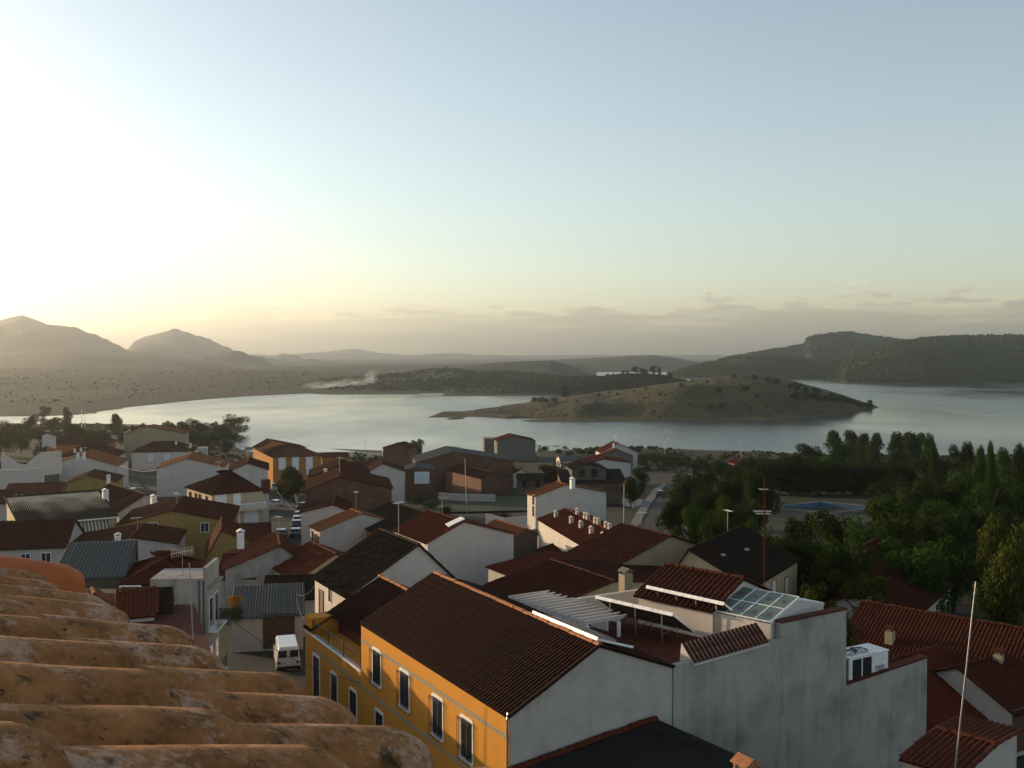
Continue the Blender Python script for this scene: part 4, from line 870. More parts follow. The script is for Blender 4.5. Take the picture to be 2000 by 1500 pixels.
M_new = mat_noise('orange_clay', (.34, .075, .016), (.46, .12, .026), 9, .75, (.2, .055, .02), bstr=.5, bscale=60, bdist=.004)
M_mortar = mat_noise('lime_mortar', (.16, .14, .11), (.25, .22, .17), 8, .95, (.09, .085, .06), bstr=.8, bscale=40, bdist=.01)
HE, PT = .84, .23
ua, sl_ = radians(-45), radians(20)
U_ = Vector((sin(ua), cos(ua), 0)); V_ = Vector((cos(ua), -sin(ua), 0)); D_ = V_*cos(sl_)+Vector((0, 0, -sin(sl_))); NN = D_.cross(U_); NN = NN if NN.z > 0 else -NN
E0 = PZ(790, 1490, CAMZ-HE)-D_*.19
cr = empty('lookout_roof', (E0.x, E0.y, E0.z)); tag(cr, 'old lichen covered barrel tile roof edge in the foreground', 'roof')
def bigbarrel(L, r0, r1, hgt, seed, nl=14, nj=12, th=.016):
    mb = MB(); vs = []; rnd = Vector((seed*3.1, seed*1.7, 0))
    for side_, tt in ((1, 0), (-1, th)):
        for i in range(nl+1):
            y = L*i/nl; r = r0+(r1-r0)*i/nl
            rr = r-tt
            endr = 1-.10*max(0, 1-(y/.035))**2        # worn rounded lip
            for j in range(nj+1):
                a = pi*j/nj; w_ = 1+.035*noise.noise(Vector((cos(a)*1.5, y*5, sin(a)*1.5))+rnd)
                vs.append((cos(a)*rr*w_*endr, y, sin(a)**.95*rr*hgt*w_*endr))
    R_ = nj+1; off_ = (nl+1)*R_
    fs = [(i*R_+j, i*R_+j+1, (i+1)*R_+j+1, (i+1)*R_+j) for i in range(nl) for j in range(nj)]
    fs += [(off_+i*R_+j, off_+(i+1)*R_+j, off_+(i+1)*R_+j+1, off_+i*R_+j+1) for i in range(nl) for j in range(nj)]
    fs += [(j, off_+j, off_+j+1, j+1) for j in range(nj)]
    mb.add(vs, fs, True); return mb.mesh('barrel_tile')
meshes = [bigbarrel(.52, .108, .092, .92, s) for s in range(5)]
for me in meshes: me.materials.append(M_old)
bedm = MB(); bedm.add([Vector(p) for p in (U_*-1.2-NN*.02-D_*.08, U_*(8.6*PT)-NN*.02-D_*.08, U_*(8.6*PT)-D_*3-NN*.02, U_*-1.2-D_*3-NN*.02)]+[Vector(p)-NN*.25 for p in (U_*-1.2-D_*.08, U_*(8.6*PT)-D_*.08, U_*(8.6*PT)-D_*3, U_*-1.2-D_*3)], [(0, 1, 2, 3), (7, 6, 5, 4), (0, 4, 5, 1), (1, 5, 6, 2), (2, 6, 7, 3), (3, 7, 4, 0)])
bedm.build('mortar_bed', M_mortar, cr)
bw = MB(); bw.prism([Vector((p.x, p.y, -.6)) for p in (U_*-1.2-D_*.35, U_*(8.4*PT)-D_*.35, U_*(8.4*PT)-D_*3, U_*-1.2-D_*3)], (0, 0, -17)); bw.build('building_wall', W_white2, cr)
jit = [.0, -.03, .02, -.02, .035, -.01, .02, -.03, .01, 0, .02]
k = 0
for i in range(-4, 9):
    for j in range(6):
        o = bpy.data.objects.new('barrel_tile', meshes[k % 5]); COL.objects.link(o); o.parent = cr; k += 1
        e_ = jit[i % 11]; xr = (-D_); R = Matrix((U_.cross(NN) if False else xr.cross(NN), xr, NN)).transposed().to_4x4()
        o.matrix_local = Matrix.Translation(U_*(i*PT)-D_*(.0+e_+j*.375+random.uniform(-.012, .012))+NN*(.012+random.uniform(-.006, .006))) @ R @ Matrix.Rotation(-.045, 4, 'X') @ Matrix.Rotation(random.uniform(-.03, .03), 4, 'Z')
        if j < 4 and i < 8:      # channel tile between the covers
            c = bpy.data.objects.new('channel_tile', meshes[(k+2) % 5]); COL.objects.link(c); c.parent = cr
            c.matrix_local = Matrix.Translation(U_*((i+.5)*PT)-D_*(-.03+e_+j*.40)+NN*(.04)) @ R @ Matrix.Rotation(.03, 4, 'X') @ Matrix.Rotation(pi, 4, 'Y')
# verge: newer orange tile on a mortar bed
vm = bigbarrel(.62, .135, .12, 1.0, 9); vm.materials.append(M_new)
Ev = PZ(131, 1186, CAMZ-.84)-Vector(cr.location)
for j in range(3):
    o = bpy.data.objects.new('verge_tile', vm); COL.objects.link(o); o.parent = cr; xr = -D_; R = Matrix((xr.cross(NN), xr, NN)).transposed().to_4x4()
    o.matrix_local = Matrix.Translation(Ev-D_*(j*.5)+NN*.015*j*0) @ R @ Matrix.Rotation(-.03, 4, 'X')
mb = MB(); a_ = Ev-NN*.005; mb.add([a_+U_*.12+D_*-.03, a_-U_*.13-D_*.03, a_-U_*.13-D_*1.6, a_+U_*.12-D_*1.6]+[q-NN*.22 for q in (a_+U_*.12-D_*.05, a_-U_*.16-D_*.05, a_-U_*.16-D_*1.6, a_+U_*.12-D_*1.6)], [(0, 1, 2, 3), (7, 6, 5, 4), (0, 4, 5, 1), (1, 5, 6, 2), (2, 6, 7, 3), (3, 7, 4, 0)]); mb.build('verge_mortar', M_mortar, cr)
# ================================================================= VEGETATION
def mat_leaf(name, c1, c2, rim=.35):
    m = bpy.data.materials.new(name); m.use_nodes = True; t = m.node_tree; t.nodes.clear()
    out = N(t, 'ShaderNodeOutputMaterial'); d = N(t, 'ShaderNodeBsdfDiffuse'); tr = N(t, 'ShaderNodeBsdfTranslucent'); mx = N(t, 'ShaderNodeMixShader')
    g = N(t, 'ShaderNodeTexCoord').outputs['Object']; oi = N(t, 'ShaderNodeObjectInfo')
    col = ramp(t, noisetex(t, g, .9, 5, .7), [(.3, c1), (.7, c2)])
    h = N(t, 'ShaderNodeHueSaturation'); t.links.new(col, h.inputs['Color'])
    t.links.new(mth(t, 'ADD', mth(t, 'MULTIPLY', oi.outputs['Random'], .06), .47), h.inputs['Hue']); t.links.new(mth(t, 'ADD', mth(t, 'MULTIPLY', oi.outputs['Random'], .5), .75), h.inputs['Value'])
    t.links.new(h.outputs[0], d.inputs[0]); t.links.new(h.outputs[0], tr.inputs[0]); mx.inputs[0].default_value = rim
    t.links.new(d.outputs[0], mx.inputs[1]); t.links.new(tr.outputs[0], mx.inputs[2]); t.links.new(mx.outputs[0], out.inputs[0])
    return m
L_green = mat_leaf('leaves_green', (.018, .036, .007), (.044, .066, .012), .22)
L_dark = mat_leaf('leaves_dark', (.016, .026, .008), (.038, .050, .014), .25)
L_yellow = mat_leaf('leaves_yellowing', (.032, .044, .009), (.070, .068, .013), .25)
L_olive = mat_leaf('leaves_olive', (.035, .036, .014), (.065, .060, .022), .2)
L_flower = mat_leaf('yellow_flowers', (.30, .17, .01), (.50, .30, .02), .2)
M_bark = mat_noise('bark', (.03, .022, .015), (.07, .05, .035), 4, .95, bstr=.8, bscale=14)
def crown_mesh(seed, kind, n=2600):
    """leaf-clump faces spread through several lobes of a crown of height 1 (z 0..1), width about 1"""
    r = random.Random(seed); mb = MB(); lobes = []
    if kind == 'poplar':
        for i in range(9):
            z = .12+.8*i/8; w = .58*(sin(pi*min(1, (z+.04)/1.06))**.45)*r.uniform(.8, 1.15)
            lobes.append((Vector((r.uniform(-.12, .12), r.uniform(-.12, .12), z)), Vector((w*.8, w*.8, .16))))
    elif kind == 'bush':
        for i in range(7): a = r.uniform(0, 2*pi); q = r.uniform(.05, .32); lobes.append((Vector((cos(a)*q, sin(a)*q, r.uniform(.25, .6))), Vector((r.uniform(.16, .3), r.uniform(.16, .3), r.uniform(.2, .36)))))
    elif kind == 'airy':
        for i in range(15): a = r.uniform(0, 2*pi); q = r.uniform(.1, .42); lobes.append((Vector((cos(a)*q, sin(a)*q, .45+.45*r.random()*(1-q*.8))), Vector((r.uniform(.09, .17), r.uniform(.09, .17), r.uniform(.06, .12)))))
    else:
        for i in range(13):
            a = r.uniform(0, 2*pi); z = r.uniform(.22, .86); q = r.uniform(.05, .36)*(1.1-abs(z-.5)*1.1); s = r.uniform(.14, .25)
            lobes.append((Vector((cos(a)*q, sin(a)*q, z)), Vector((s, s, s*.85))))
        lobes.append((Vector((0, 0, .5)), Vector((.26, .26, .34))))
    vs, fs = [], []
    for i in range(n):
        c, s = r.choice(lobes); d = Vector((r.gauss(0, 1), r.gauss(0, 1), r.gauss(0, 1)+.25)).normalized(); k = r.uniform(.55, 1.06)
        p = c+Vector((d.x*s.x, d.y*s.y, d.z*s.z))*k
        sz = r.uniform(.012, .030)*(.8 if kind == 'airy' else 1.25 if kind == 'poplar' else 1)
        nn = (d+Vector((r.gauss(0, .6), r.gauss(0, .6), r.gauss(0, .6)))).normalized(); x = nn.orthogonal().normalized(); y = nn.cross(x); a = r.uniform(0, pi); x, y = x*cos(a)+y*sin(a), y*cos(a)-x*sin(a)
        b = len(vs); vs += [p-x*sz, p+y*sz*.7, p+x*sz, p-y*sz*.7]; fs.append((b, b+1, b+2, b+3))
    mb.add(vs, fs); return mb.mesh('crown')
def trunk_mesh(seed, kind):
    r = random.Random(seed); mb = MB(); mb.tube((0, 0, -.03), (.01, 0, .35), .035, .022, 7, False); mb.tube((.01, 0, .35), (0, .01, .72), .022, .008, 6, False)
    for i in range(6):
        a = r.uniform(0, 2*pi); z = r.uniform(.2, .5); mb.tube((0, 0, z), (cos(a)*.26, sin(a)*.26, z+r.uniform(.15, .3)), .014, .004, 5, False)
    return mb.mesh('trunk')
CR = {}
for kind in ('round', 'poplar', 'bush', 'airy'): CR[kind] = [crown_mesh(i+hash_, kind, {'bush': 2200, 'poplar': 5200, 'round': 4200, 'airy': 3400}[kind]) for i, hash_ in ((1, 10), (2, 20), (3, 30))]
TR = trunk_mesh(4, 'round')
TREES = 0
def tree(px, ptop, Y, wpx, kind='round', mat=None, label='', cat='tree', group=None, name='tree', base=None, z=None, h=None, ymin=0):
    global TREES
    if h: Y = max(find_Y(px, ptop, h), Y if Y < 0 else 0, ymin)
    p = P(px, ptop, Y); g = ground(p.x, p.y) if z is None else z
    if base is not None: g = P(px, base, Y).z
    h = max(1.0, p.z-g); w = min(wpx*Y/F, h*1.5)
    me = CR[kind][TREES % 3]; TREES += 1; rr = random.Random(TREES*77)
    key = me.name+'_'+mat.name
    m2 = bpy.data.meshes.get(key)
    if m2 is None: m2 = me.copy(); m2.name = key; m2.materials.clear(); m2.materials.append(mat)
    r = empty(name, (p.x, p.y, g), rr.uniform(0, 6.28)); tag(r, label, cat, group)
    c = link('crown', m2, None, r); c.scale = (w*1.12, w*1.12, h*1.02)
    if kind != 'bush':
        tk = link('trunk', TR, M_bark, r); tk.scale = (h*.9, h*.9, h*.9)
    return r
def belt_label(x, y):
    if x < 1430: return 'leafy tree beside the tiny white hut in the park'
    if x < 1495: return 'leafy tree behind the lattice mast in the park'
    if x < 1730: return 'leafy tree in the dense belt directly behind the swimming pool' if y > 910 else 'taller leafy tree between the pool belt and the poplars'
    return 'leafy tree in the belt behind the red pool building' if y > 910 else 'broad leafy tree standing at the foot of the poplars'
for x, y, w in ((1638, 851, 30), (1660, 848, 26), (1685, 846, 28), (1711, 846, 30), (1746, 845, 28), (1772, 843, 32), (1791, 851, 24), (1816, 858, 24), (1830, 868, 22), (1874, 866, 30), (1893, 871, 26), (1917, 871, 28), (1936, 877, 24), (1965, 882, 30), (1994, 876, 34)):
    tree(x+random.uniform(-5, 5), y+random.uniform(-4, 8), 0, w*random.uniform(.95, 1.5), random.choice(('poplar', 'poplar', 'poplar', 'round')), random.choice((L_green, L_dark)), h=random.uniform(11.5, 15), label= 'slim upright poplar in the row along the lake edge', group='poplars along the lake edge', name='poplar_tree')
for x, y, Y, w in ((1580, 868, 385, 66), (1486, 885, 385, 42), (1462, 893, 375, 40), (1538, 889, 370, 60), (1340, 918, 300, 64), (1378, 914, 300, 60), (1412, 902, 320, 62), (1450, 905, 320, 70), (1500, 898, 330, 60), (1545, 893, 335, 80), (1600, 893, 340, 84), (1650, 905, 320, 96), (1702, 902, 315, 104), (1762, 897, 320, 112), (1812, 893, 330, 84), (1852, 896, 335, 84), (1902, 903, 315, 96), (1962, 905, 310, 104), (1996, 895, 330, 80), (1380, 945, 240, 80), (1430, 930, 262, 80), (1485, 925, 270, 76), (1560, 920, 285, 80), (1620, 925, 280, 80), (1680, 930, 278, 90), (1745, 930, 276, 96), (1810, 935, 268, 96), (1880, 930, 270, 100), (1950, 935, 262, 110)):
    tree(x, y, Y, w, 'round', random.choice((L_green, L_dark, L_dark)), h=random.uniform(9, 11), ymin=250 if 1490 < x < 1730 else 0, label=belt_label(x, y), group='tree belt behind the pool')
for i in range(34):
    x = 1470+i*16+random.uniform(-6, 6); y = 905+random.uniform(-8, 30)
    tree(x, y, 0, random.uniform(60, 90), 'round', random.choice((L_green, L_dark)), h=random.uniform(7, 10), ymin=252, label=belt_label(x, y), group='tree belt behind the pool')
for i in range(16):
    x = 1735+i*17+random.uniform(-6, 6); y = 950+random.uniform(-8, 40)
    tree(x, y, 0, random.uniform(70, 100), 'round', random.choice((L_green, L_dark)), h=random.uniform(7, 9), label='leafy tree in the grove around the red pool building', group='grove around the pool building')
for x, y, Y, w in ((1326, 948, 225, 66), (1318, 972, 196, 62), (1352, 990, 172, 74), (1398, 1000, 160, 80), (1378, 965, 205, 70)):
    tree(x, y, Y, w, 'round', L_green, h=7.5, label='green tree leaning over the curving road pavement', group='trees beside the curving road')
for x, y, Y, w in ((1432, 974, 185, 76), (1467, 972, 195, 44)):
    tree(x, y, Y, w, 'round', L_yellow, h=8, label='yellow green tree beside the lattice mast', group='yellow green trees by the mast')
for x, y, Y, w in ((1572, 1004, 172, 84), (1628, 1000, 165, 110), (1690, 1012, 160, 96), (1740, 972, 205, 104), (1785, 962, 225, 90), (1757, 1004, 168, 110), (1820, 985, 190, 90), (1870, 1012, 165, 100), (1500, 1032, 150, 90), (1548, 1046, 138, 104), (1455, 1018, 155, 60), (1610, 1050, 135, 100), (1675, 1060, 130, 110), (1728, 1062, 128, 124), (1800, 1060, 128, 130), (1865, 1050, 130, 110)):
    tree(x, y, Y, w, 'round', random.choice((L_green, L_dark)), h=random.uniform(7.5, 9), label='broad dark green tree between the pool and the houses', group='trees between pool and houses')
for x, y, Y, w in ((1940, 1012, 140, 90), (1985, 1012, 138, 110), (1968, 1050, 122, 130)):
    tree(x, y, Y, w, 'round', L_yellow, h=10, label='tall yellow tinged tree beside the tall pole', group='yellow tinged trees by the tall pole')
for x, y, Y, w in ((1640, 1082, 92, 150), (1596, 1120, 84, 90), (1690, 1105, 95, 110), (1625, 1180, 76, 120)):
    tree(x, y, Y, w, 'airy', L_yellow, h=7.5, label='feathery light tree in front of the cream house with dark windows', group='feathery trees by the cream house')
for x, y, Y, w in ((1900, 1105, 105, 120), (1830, 1130, 100, 100), (1975, 1140, 92, 130), (1905, 1190, 82, 120), (1830, 1205, 78, 100), (1975, 1225, 74, 120), (1760, 1230, 70, 90)):
    tree(x, y, Y, w, 'bush', L_dark, h=3.5, label='dark garden shrub in the shaded yards', cat='shrub', group='dark shrubs in the shaded yards', name='garden_shrub')
tree(1945, 985, 185, 60, 'airy', L_olive, h=8, label='palm like feathery tree by the red pool building', name='tree')
# centre
tree(573, 915, 255, 66, 'round', L_dark, h=8, label='dark green garden tree in front of the shuttered townhouse')
tree(555, 930, 235, 50, 'bush', L_dark, 'dark hedge bush behind the stone garden wall', cat='shrub', name='garden_shrub')
tree(816, 857, 425, 32, 'round', L_green, h=9, label='round green tree behind the small brick house')
tree(881, 868, 430, 40, 'bush', L_green, 'bushy green shrub on the shore behind the brick barn', cat='shrub', name='shore_shrub')
tree(1080, 902, 270, 64, 'round', L_olive, h=7.5, label='olive coloured tree between grey block house and stone house')
tree(1232, 930, 235, 50, 'round', L_dark, h=7, label='dark tree in front of the stone house porch')
tree(1250, 915, 250, 40, 'round', L_dark, h=7, label='dark tree by the red roofed white house yard')
for x, y, Y, w in ((840, 975, 190, 70), (870, 985, 180, 60), (815, 965, 205, 40), (980, 995, 165, 60)):
    tree(x, y, Y, w, 'bush', L_dark, h=2.5, label='low dark bush on the waste ground below the brick walls', cat='shrub', group='bushes on the waste ground', name='garden_shrub')
for i in range(26):
    x = 1255+i*7.5+random.uniform(-3, 3); tree(x, 882+i*.75+random.uniform(-2, 8), 0, random.uniform(22, 36), 'bush', L_dark, h=random.uniform(2.5, 4.5), label='dark shore shrub in the thicket beside the lamp posts', cat='shrub', group='shore thicket by the lamp posts', name='shore_shrub')
for i in range(70):
    x = 1440+i*9+random.uniform(-4, 4); tree(x, 893+random.uniform(-4, 10), 0, random.uniform(24, 40), 'bush', L_dark, h=random.uniform(2.5, 5), label='dark shore shrub behind the row of poplars', cat='shrub', group='shore shrubs behind the poplars', name='shore_shrub')
for i in range(14):
    x = 1040+i*9+random.uniform(-3, 3); tree(x, 864+i*1.1+random.uniform(-3, 6), 0, random.uniform(16, 28), 'bush', random.choice((L_olive, L_dark)), h=random.uniform(2, 3.5), label='shrub on the grassy mound behind the block house', cat='shrub', group='shrubs on the grassy mound', name='shore_shrub')
# left
for x, y, Y, w in ((457, 810, 420, 58), (425, 824, 415, 46), (392, 822, 425, 46), (362, 818, 430, 40), (330, 822, 440, 34), (442, 835, 405, 60), (400, 838, 410, 60), (360, 838, 415, 60)):
    tree(x, y, Y, w, 'round', L_dark, h=12, label='dark leafy tree in the clump beside the beige gable', group='dark trees beside the beige gable')
for x, y, w, k in ((226, 811, 26, 'poplar'), (131, 799, 18, 'poplar'), (86, 793, 32, 'round'), (60, 812, 46, 'round'), (20, 822, 60, 'round'), (105, 815, 46, 'round'), (150, 832, 66, 'round'), (195, 838, 56, 'round'), (255, 832, 40, 'round'), (285, 828, 30, 'round'), (0, 835, 60, 'round'), (40, 838, 60, 'round'), (85, 838, 66, 'round'), (125, 845, 60, 'round'), (175, 848, 60, 'round')):
    tree(x, y, 0, w, k, L_olive, h=random.uniform(9, 12), label='hazy tree in the belt beyond the green field', group='tree belt beyond the field')
for x, y, Y, w in ((336, 1105, 72, 44), (365, 1112, 71, 40)): tree(x, y, Y, w, 'bush', L_green, 'potted greenery on the flat roof parapet', cat='plant', group='rooftop greenery', name='potted_plant', base=y+22)
tree(457, 1160, 76, 50, 'bush', L_flower, 'bush with yellow blossom beside the garage yard', cat='shrub', name='flowering_shrub', base=1185)
tree(455, 1176, 78, 56, 'bush', L_dark, 'dark green bush below the yellow blossom', cat='shrub', name='garden_shrub', base=1215)
# ---- shrubs on the island and the peninsula -------------------------------
def on_hill(V, px, py):
    best = None
    for v in V:
        if v[2] < .3: continue
        x, y = proj(v); d = (x-px)**2+(y-py)**2
        if d < 60 and (best is None or d+v[1]*.02 < best[0]): best = (d+v[1]*.02, v)
    return Vector(best[1]) if best else None
def hill_shrub(V, px, py, wpx, hpx, kind, label, group, mat=L_olive, name='shrub'):
    global TREES
    p = on_hill(V, px, py)
    if p is None: return
    me = CR[kind][TREES % 3]; TREES += 1; key = me.name+'_'+mat.name; m2 = bpy.data.meshes.get(key)
    if m2 is None: m2 = me.copy(); m2.name = key; m2.materials.clear(); m2.materials.append(mat)
    o = link(name, m2); o.location = p-Vector((0, 0, .3)); o.scale = (wpx*p.y/F*1.15, wpx*p.y/F*1.15, hpx*p.y/F*1.1); o.rotation_euler = (0, 0, random.uniform(0, 6)); tag(o, label, 'shrub' if name == 'shrub' else 'tree', group)
isl = 'dark round shrub dotted over the dry island slope'
for x, y, w, h in ((1332, 756, 14, 11), (1405, 767, 17, 13), (1456, 763, 17, 14), (1436, 738, 12, 10), (1475, 741, 14, 12), (1500, 746, 16, 12), (1514, 752, 20, 14), (1380, 747, 8, 6), (1353, 744, 8, 6), (1263, 762, 10, 7), (1240, 766, 8, 6), (1205, 772, 8, 6), (1190, 768, 7, 5), (1168, 774, 9, 6), (1258, 780, 8, 6), (1130, 786, 8, 6), (1410, 797, 18, 10), (1390, 800, 14, 8), (1350, 792, 8, 6), (1300, 775, 8, 6), (1480, 775, 12, 9), (1545, 760, 14, 10), (1560, 757, 16, 10), (1280, 803, 8, 5)):
    hill_shrub(V_isl, x, y, w, h, 'bush', isl, 'shrubs over the island slope', L_dark)
for i in range(56):
    f = random.random(); x = 1530+170*f; y = lerp([(1530, 745), (1600, 762), (1650, 777), (1700, 793)], x)+random.uniform(0, 34)*(1-f)
    hill_shrub(V_isl, x, y+4, random.uniform(9, 18), random.uniform(7, 12), 'bush', 'dark scrub bush crowding the shaded end of the island', 'scrub on the shaded island end', L_dark)
for x, y, w, h in ((1042, 787, 16, 14), (1056, 787, 18, 14), (1068, 787, 14, 11), (1085, 784, 14, 10)): hill_shrub(V_isl, x, y, w, h, 'bush', 'dense rounded bush at the waterline of the island', 'waterline bushes on the island', L_dark)
hill_shrub(V_isl, 1105, 780, 15, 27, 'round', 'lone upright tree on the low side of the island', None, L_olive, 'island_tree')
hill_shrub(V_isl, 1700, 791, 16, 12, 'bush', 'leaning bush at the very tip of the island', None, L_dark)
for x, w, h in ((1165, 8, 6), (1188, 7, 6), (1197, 7, 6), (1216, 9, 9), (1226, 7, 10), (1240, 14, 16), (1252, 14, 14), (1262, 12, 13), (1275, 13, 20), (1288, 13, 17), (1306, 13, 12)):
    hill_shrub(V_pen, x, lerp([(1160, 737), (1240, 732), (1290, 735), (1310, 740)], x), w, h, 'round', 'dark tree on the crest of the peninsula', 'trees on the peninsula crest', L_dark, 'crest_tree')
# ---- scrub that nobody could count ----------------------------------------
def blob(mb, c, s, r):
    dirs = [(1, 0, 0), (-1, 0, 0), (0, 1, 0), (0, -1, 0), (0, 0, 1), (.7, .7, .3), (-.7, .7, .3), (.7, -.7, .3), (-.7, -.7, .3)]
    vs = [c+Vector((d[0]*r.uniform(.7, 1.2), d[1]*r.uniform(.7, 1.2), d[2]*r.uniform(.7, 1.1)))*s for d in dirs]
    mb.add(vs, [(0, 5, 4), (5, 2, 4), (2, 6, 4), (6, 1, 4), (1, 8, 4), (8, 3, 4), (3, 7, 4), (7, 0, 4)], False)
def scrub(name, label, V, n, smin, smax, mat, seed, cond=lambda v: True):
    r = random.Random(seed); mb = MB(); R_ = GRID[id(V)]+1; nc = len(V)//R_; k = 0; tries = 0
    while k < n and tries < n*20:
        tries += 1; i = r.randrange(nc-1); j = r.randrange(int(R_*.72)); fu, fv = r.random(), r.random()
        a, b_, c, d = (Vector(V[q]) for q in (i*R_+j, (i+1)*R_+j, (i+1)*R_+j+1, i*R_+j+1))
        p = (a*(1-fu)+b_*fu)*(1-fv)+(d*(1-fu)+c*fu)*fv
        if p.z < 1.5 or r.random() > .35+1.3*noise.noise(p*.008)+.4: continue
        blob(mb, p-Vector((0, 0, .4)), r.uniform(smin, smax)*r.choice((.6, .8, 1, 1)), r); k += 1
    o = mb.build(name, mat, fix=False); tag(o, label, 'woodland', kind='stuff')
M_blob = mat_leaf('scrub_leaves', (.020, .028, .009), (.050, .055, .018), .12)
scrub('scrub_woodland', 'evergreen scrub covering the wooded right hand hill', V_r2, 11000, 2.5, 6, M_blob, 5)
scrub('scrub_woodland', 'evergreen scrub on the ridge left of the wooded hill', V_r1, 4500, 3, 6, M_blob, 6)
scrub('scrub_woodland', 'scrub on the flat topped hill', V_but, 4500, 3.5, 6.5, M_blob, 7)
scrub('scrub_woodland', 'scattered trees over the far left shore plain', V_fs, 3000, .9, 2.4, M_blob, 8)
scrub('scrub_woodland', 'low scrub patches over the dry island', V_isl, 1500, .5, 1.3, M_blob, 11)
scrub('scrub_woodland', 'low scrub over the peninsula', V_pen, 2500, 1, 2.4, M_blob, 12)
scrub('scrub_woodland', 'scrub over the low hill beyond the smoke', V_lh, 3000, 1.5, 3.5, M_blob, 13)
r_ = random.Random(21); mb = MB(); k = 0
while k < 3200:
    X, Y = r_.uniform(-330, 430), r_.uniform(330, 640)
    z = ground(X, Y)
    if not (.15 < z < 4.5): continue
    if noise.noise(Vector((X*.03, Y*.03, 5)))+.25 < r_.random()*.5: continue
    blob(mb, Vector((X, Y, z-.1)), r_.uniform(.5, 1.6), r_); k += 1
tag(mb.build('shore_scrub', M_blob, fix=False), 'low scrub growing along the village shore', 'scrub', kind='stuff')
# ================================================================= STREETS, CARS, POLES
M_asph = mat_noise('asphalt', (.016, .016, .015), (.030, .029, .027), .6, .9, (.022, .020, .018), bstr=.4, bscale=8)
M_pave = mat_noise('pavement', (.10, .095, .088), (.16, .15, .14), .8, .9, bstr=.2)
M_grass = mat_noise('rough_grass', (.008, .016, .004), (.018, .028, .007), .5, .95, (.024, .026, .010), bstr=.6, bscale=3)
def strip(name, left, right, mat, dz=.34, kind='structure', n=14):
    mb = MB(); vs = []
    def samp(pl, f):
        x = f*(len(pl)-1); i = min(int(x), len(pl)-2); k = x-i; return pl[i][0]+(pl[i+1][0]-pl[i][0])*k, pl[i][1]+(pl[i+1][1]-pl[i][1])*k
    A = []; B = []
    for i in range(n+1):
        for pl, out_ in ((left, A), (right, B)):
            x, y = samp(pl, i/n); Y = find_Y(x, y, 0); p = P(x, y, Y); out_.append(p)
    for a, b_ in zip(A, B):
        for k in range(5):
            p = a+(b_-a)*(k/4); vs.append((p.x, p.y, ground(p.x, p.y)+dz))
    fs = [(i*5+k, i*5+k+1, (i+1)*5+k+1, (i+1)*5+k) for i in range(n) for k in range(4)]
    mb.add(vs, fs, True)
    # skirt so the edge is a real step
    for row in ([i*5 for i in range(n+1)], [i*5+4 for i in range(n+1)]):
        q = [vs[i] for i in row]; mb.add(q+[(x, y, z-.3) for x, y, z in q], [(i, i+1, n+2+i, n+1+i) for i in range(n)])
    return tag(mb.build(name, mat), kind=kind)
strip('road', [(1225, 1075), (1240, 1040), (1264, 1000), (1287, 965), (1303, 950)], [(1400, 1085), (1345, 1040), (1318, 1005), (1312, 968), (1322, 950)], M_asph)
strip('pavement', [(1222, 1045), (1252, 990), (1275, 960), (1296, 946)], [(1240, 1045), (1266, 996), (1289, 962), (1304, 948)], M_pave, .46)
strip('pavement', [(1312, 1005), (1345, 1042), (1400, 1086)], [(1322, 1000), (1360, 1036), (1420, 1080)], M_pave, .46)
strip('road', [(525, 1105), (527, 1040), (527, 1000), (527, 950)], [(600, 1080), (594, 1040), (586, 1000), (552, 950)], M_asph)
strip('road', [(248, 985), (236, 940), (228, 905), (224, 880)], [(305, 995), (270, 940), (252, 912), (240, 885)], M_asph)
strip('road', [(430, 1440), (440, 1330), (452, 1250)], [(640, 1440), (610, 1330), (596, 1252)], M_asph)
strip('waste_ground', [(800, 1005), (830, 985), (860, 968)], [(1030, 1000), (1030, 975), (1010, 955)], M_grass, .34)
strip('field', [(-80, 905), (-60, 880), (-40, 858)], [(90, 905), (95, 880), (100, 868)], M_grass, .34)
strip('promenade', [(600, 893), (610, 886), (620, 880)], [(760, 896), (755, 890), (750, 885)], M_pave, .34)
strip('park_ground', [(1330, 1120), (1330, 1000), (1330, 930), (1330, 905)], [(2300, 1120), (2300, 1000), (2300, 930), (2300, 905)], M_grass, .30, n=30)
strip('lawn', [(1400, 985), (1500, 1000), (1580, 1015)], [(1480, 962), (1560, 968), (1640, 972)], M_grass, .34)
# low lakeside wall
def lowwall(name, label, pts, h, th, mat):
    q = [P(x, y, find_Y(x, y, h)) for x, y in pts]; r = empty(name, (q[0].x, q[0].y, ground(q[0].x, q[0].y))); tag(r, label, 'wall'); o0 = r.location.copy()
    for a, b_ in zip(q, q[1:]):
        d = (b_-a); d.z = 0; s_ = Vector((-d.y, d.x, 0)).normalized()*th
        ga, gb = ground(a.x, a.y), ground(b_.x, b_.y); mb = MB()
        A = Vector((a.x, a.y, ga-.5))-o0; B = Vector((b_.x, b_.y, gb-.5))-o0; U = Vector((0, 0, h+.5))
        mb.prism([A, B, B+U, A+U], s_); mb.build('wall_section', mat, r)
    return r
lowwall('lakeside_wall', 'long pale lakeside wall with flat top along the promenade', [(478, 873), (560, 874), (640, 876), (745, 880)], 1.2, .5, M_conc)
lowwall('lakeside_wall', 'short pale lakeside wall behind the brick barn', [(826, 884), (880, 887), (938, 889)], 1.2, .5, M_conc)
lowwall('garden_wall', 'stone garden wall running down beside the white van', [(560, 953), (572, 962), (580, 972)], 1.6, .3, W_beige)
lowwall('yard_wall', 'crumbling white yard wall below the brick barn', [(857, 962), (905, 965), (967, 966)], 2.0, .3, W_white2)
lowwall('yard_wall', 'white walled yards beside the three storey house', [(948, 1003), (985, 1012), (1032, 1008)], 3.2, .25, W_white)
lowwall('yard_wall', 'white garden wall at the road bend below the stone house', [(1215, 972), (1238, 978), (1255, 975)], 1.6, .3, W_white)
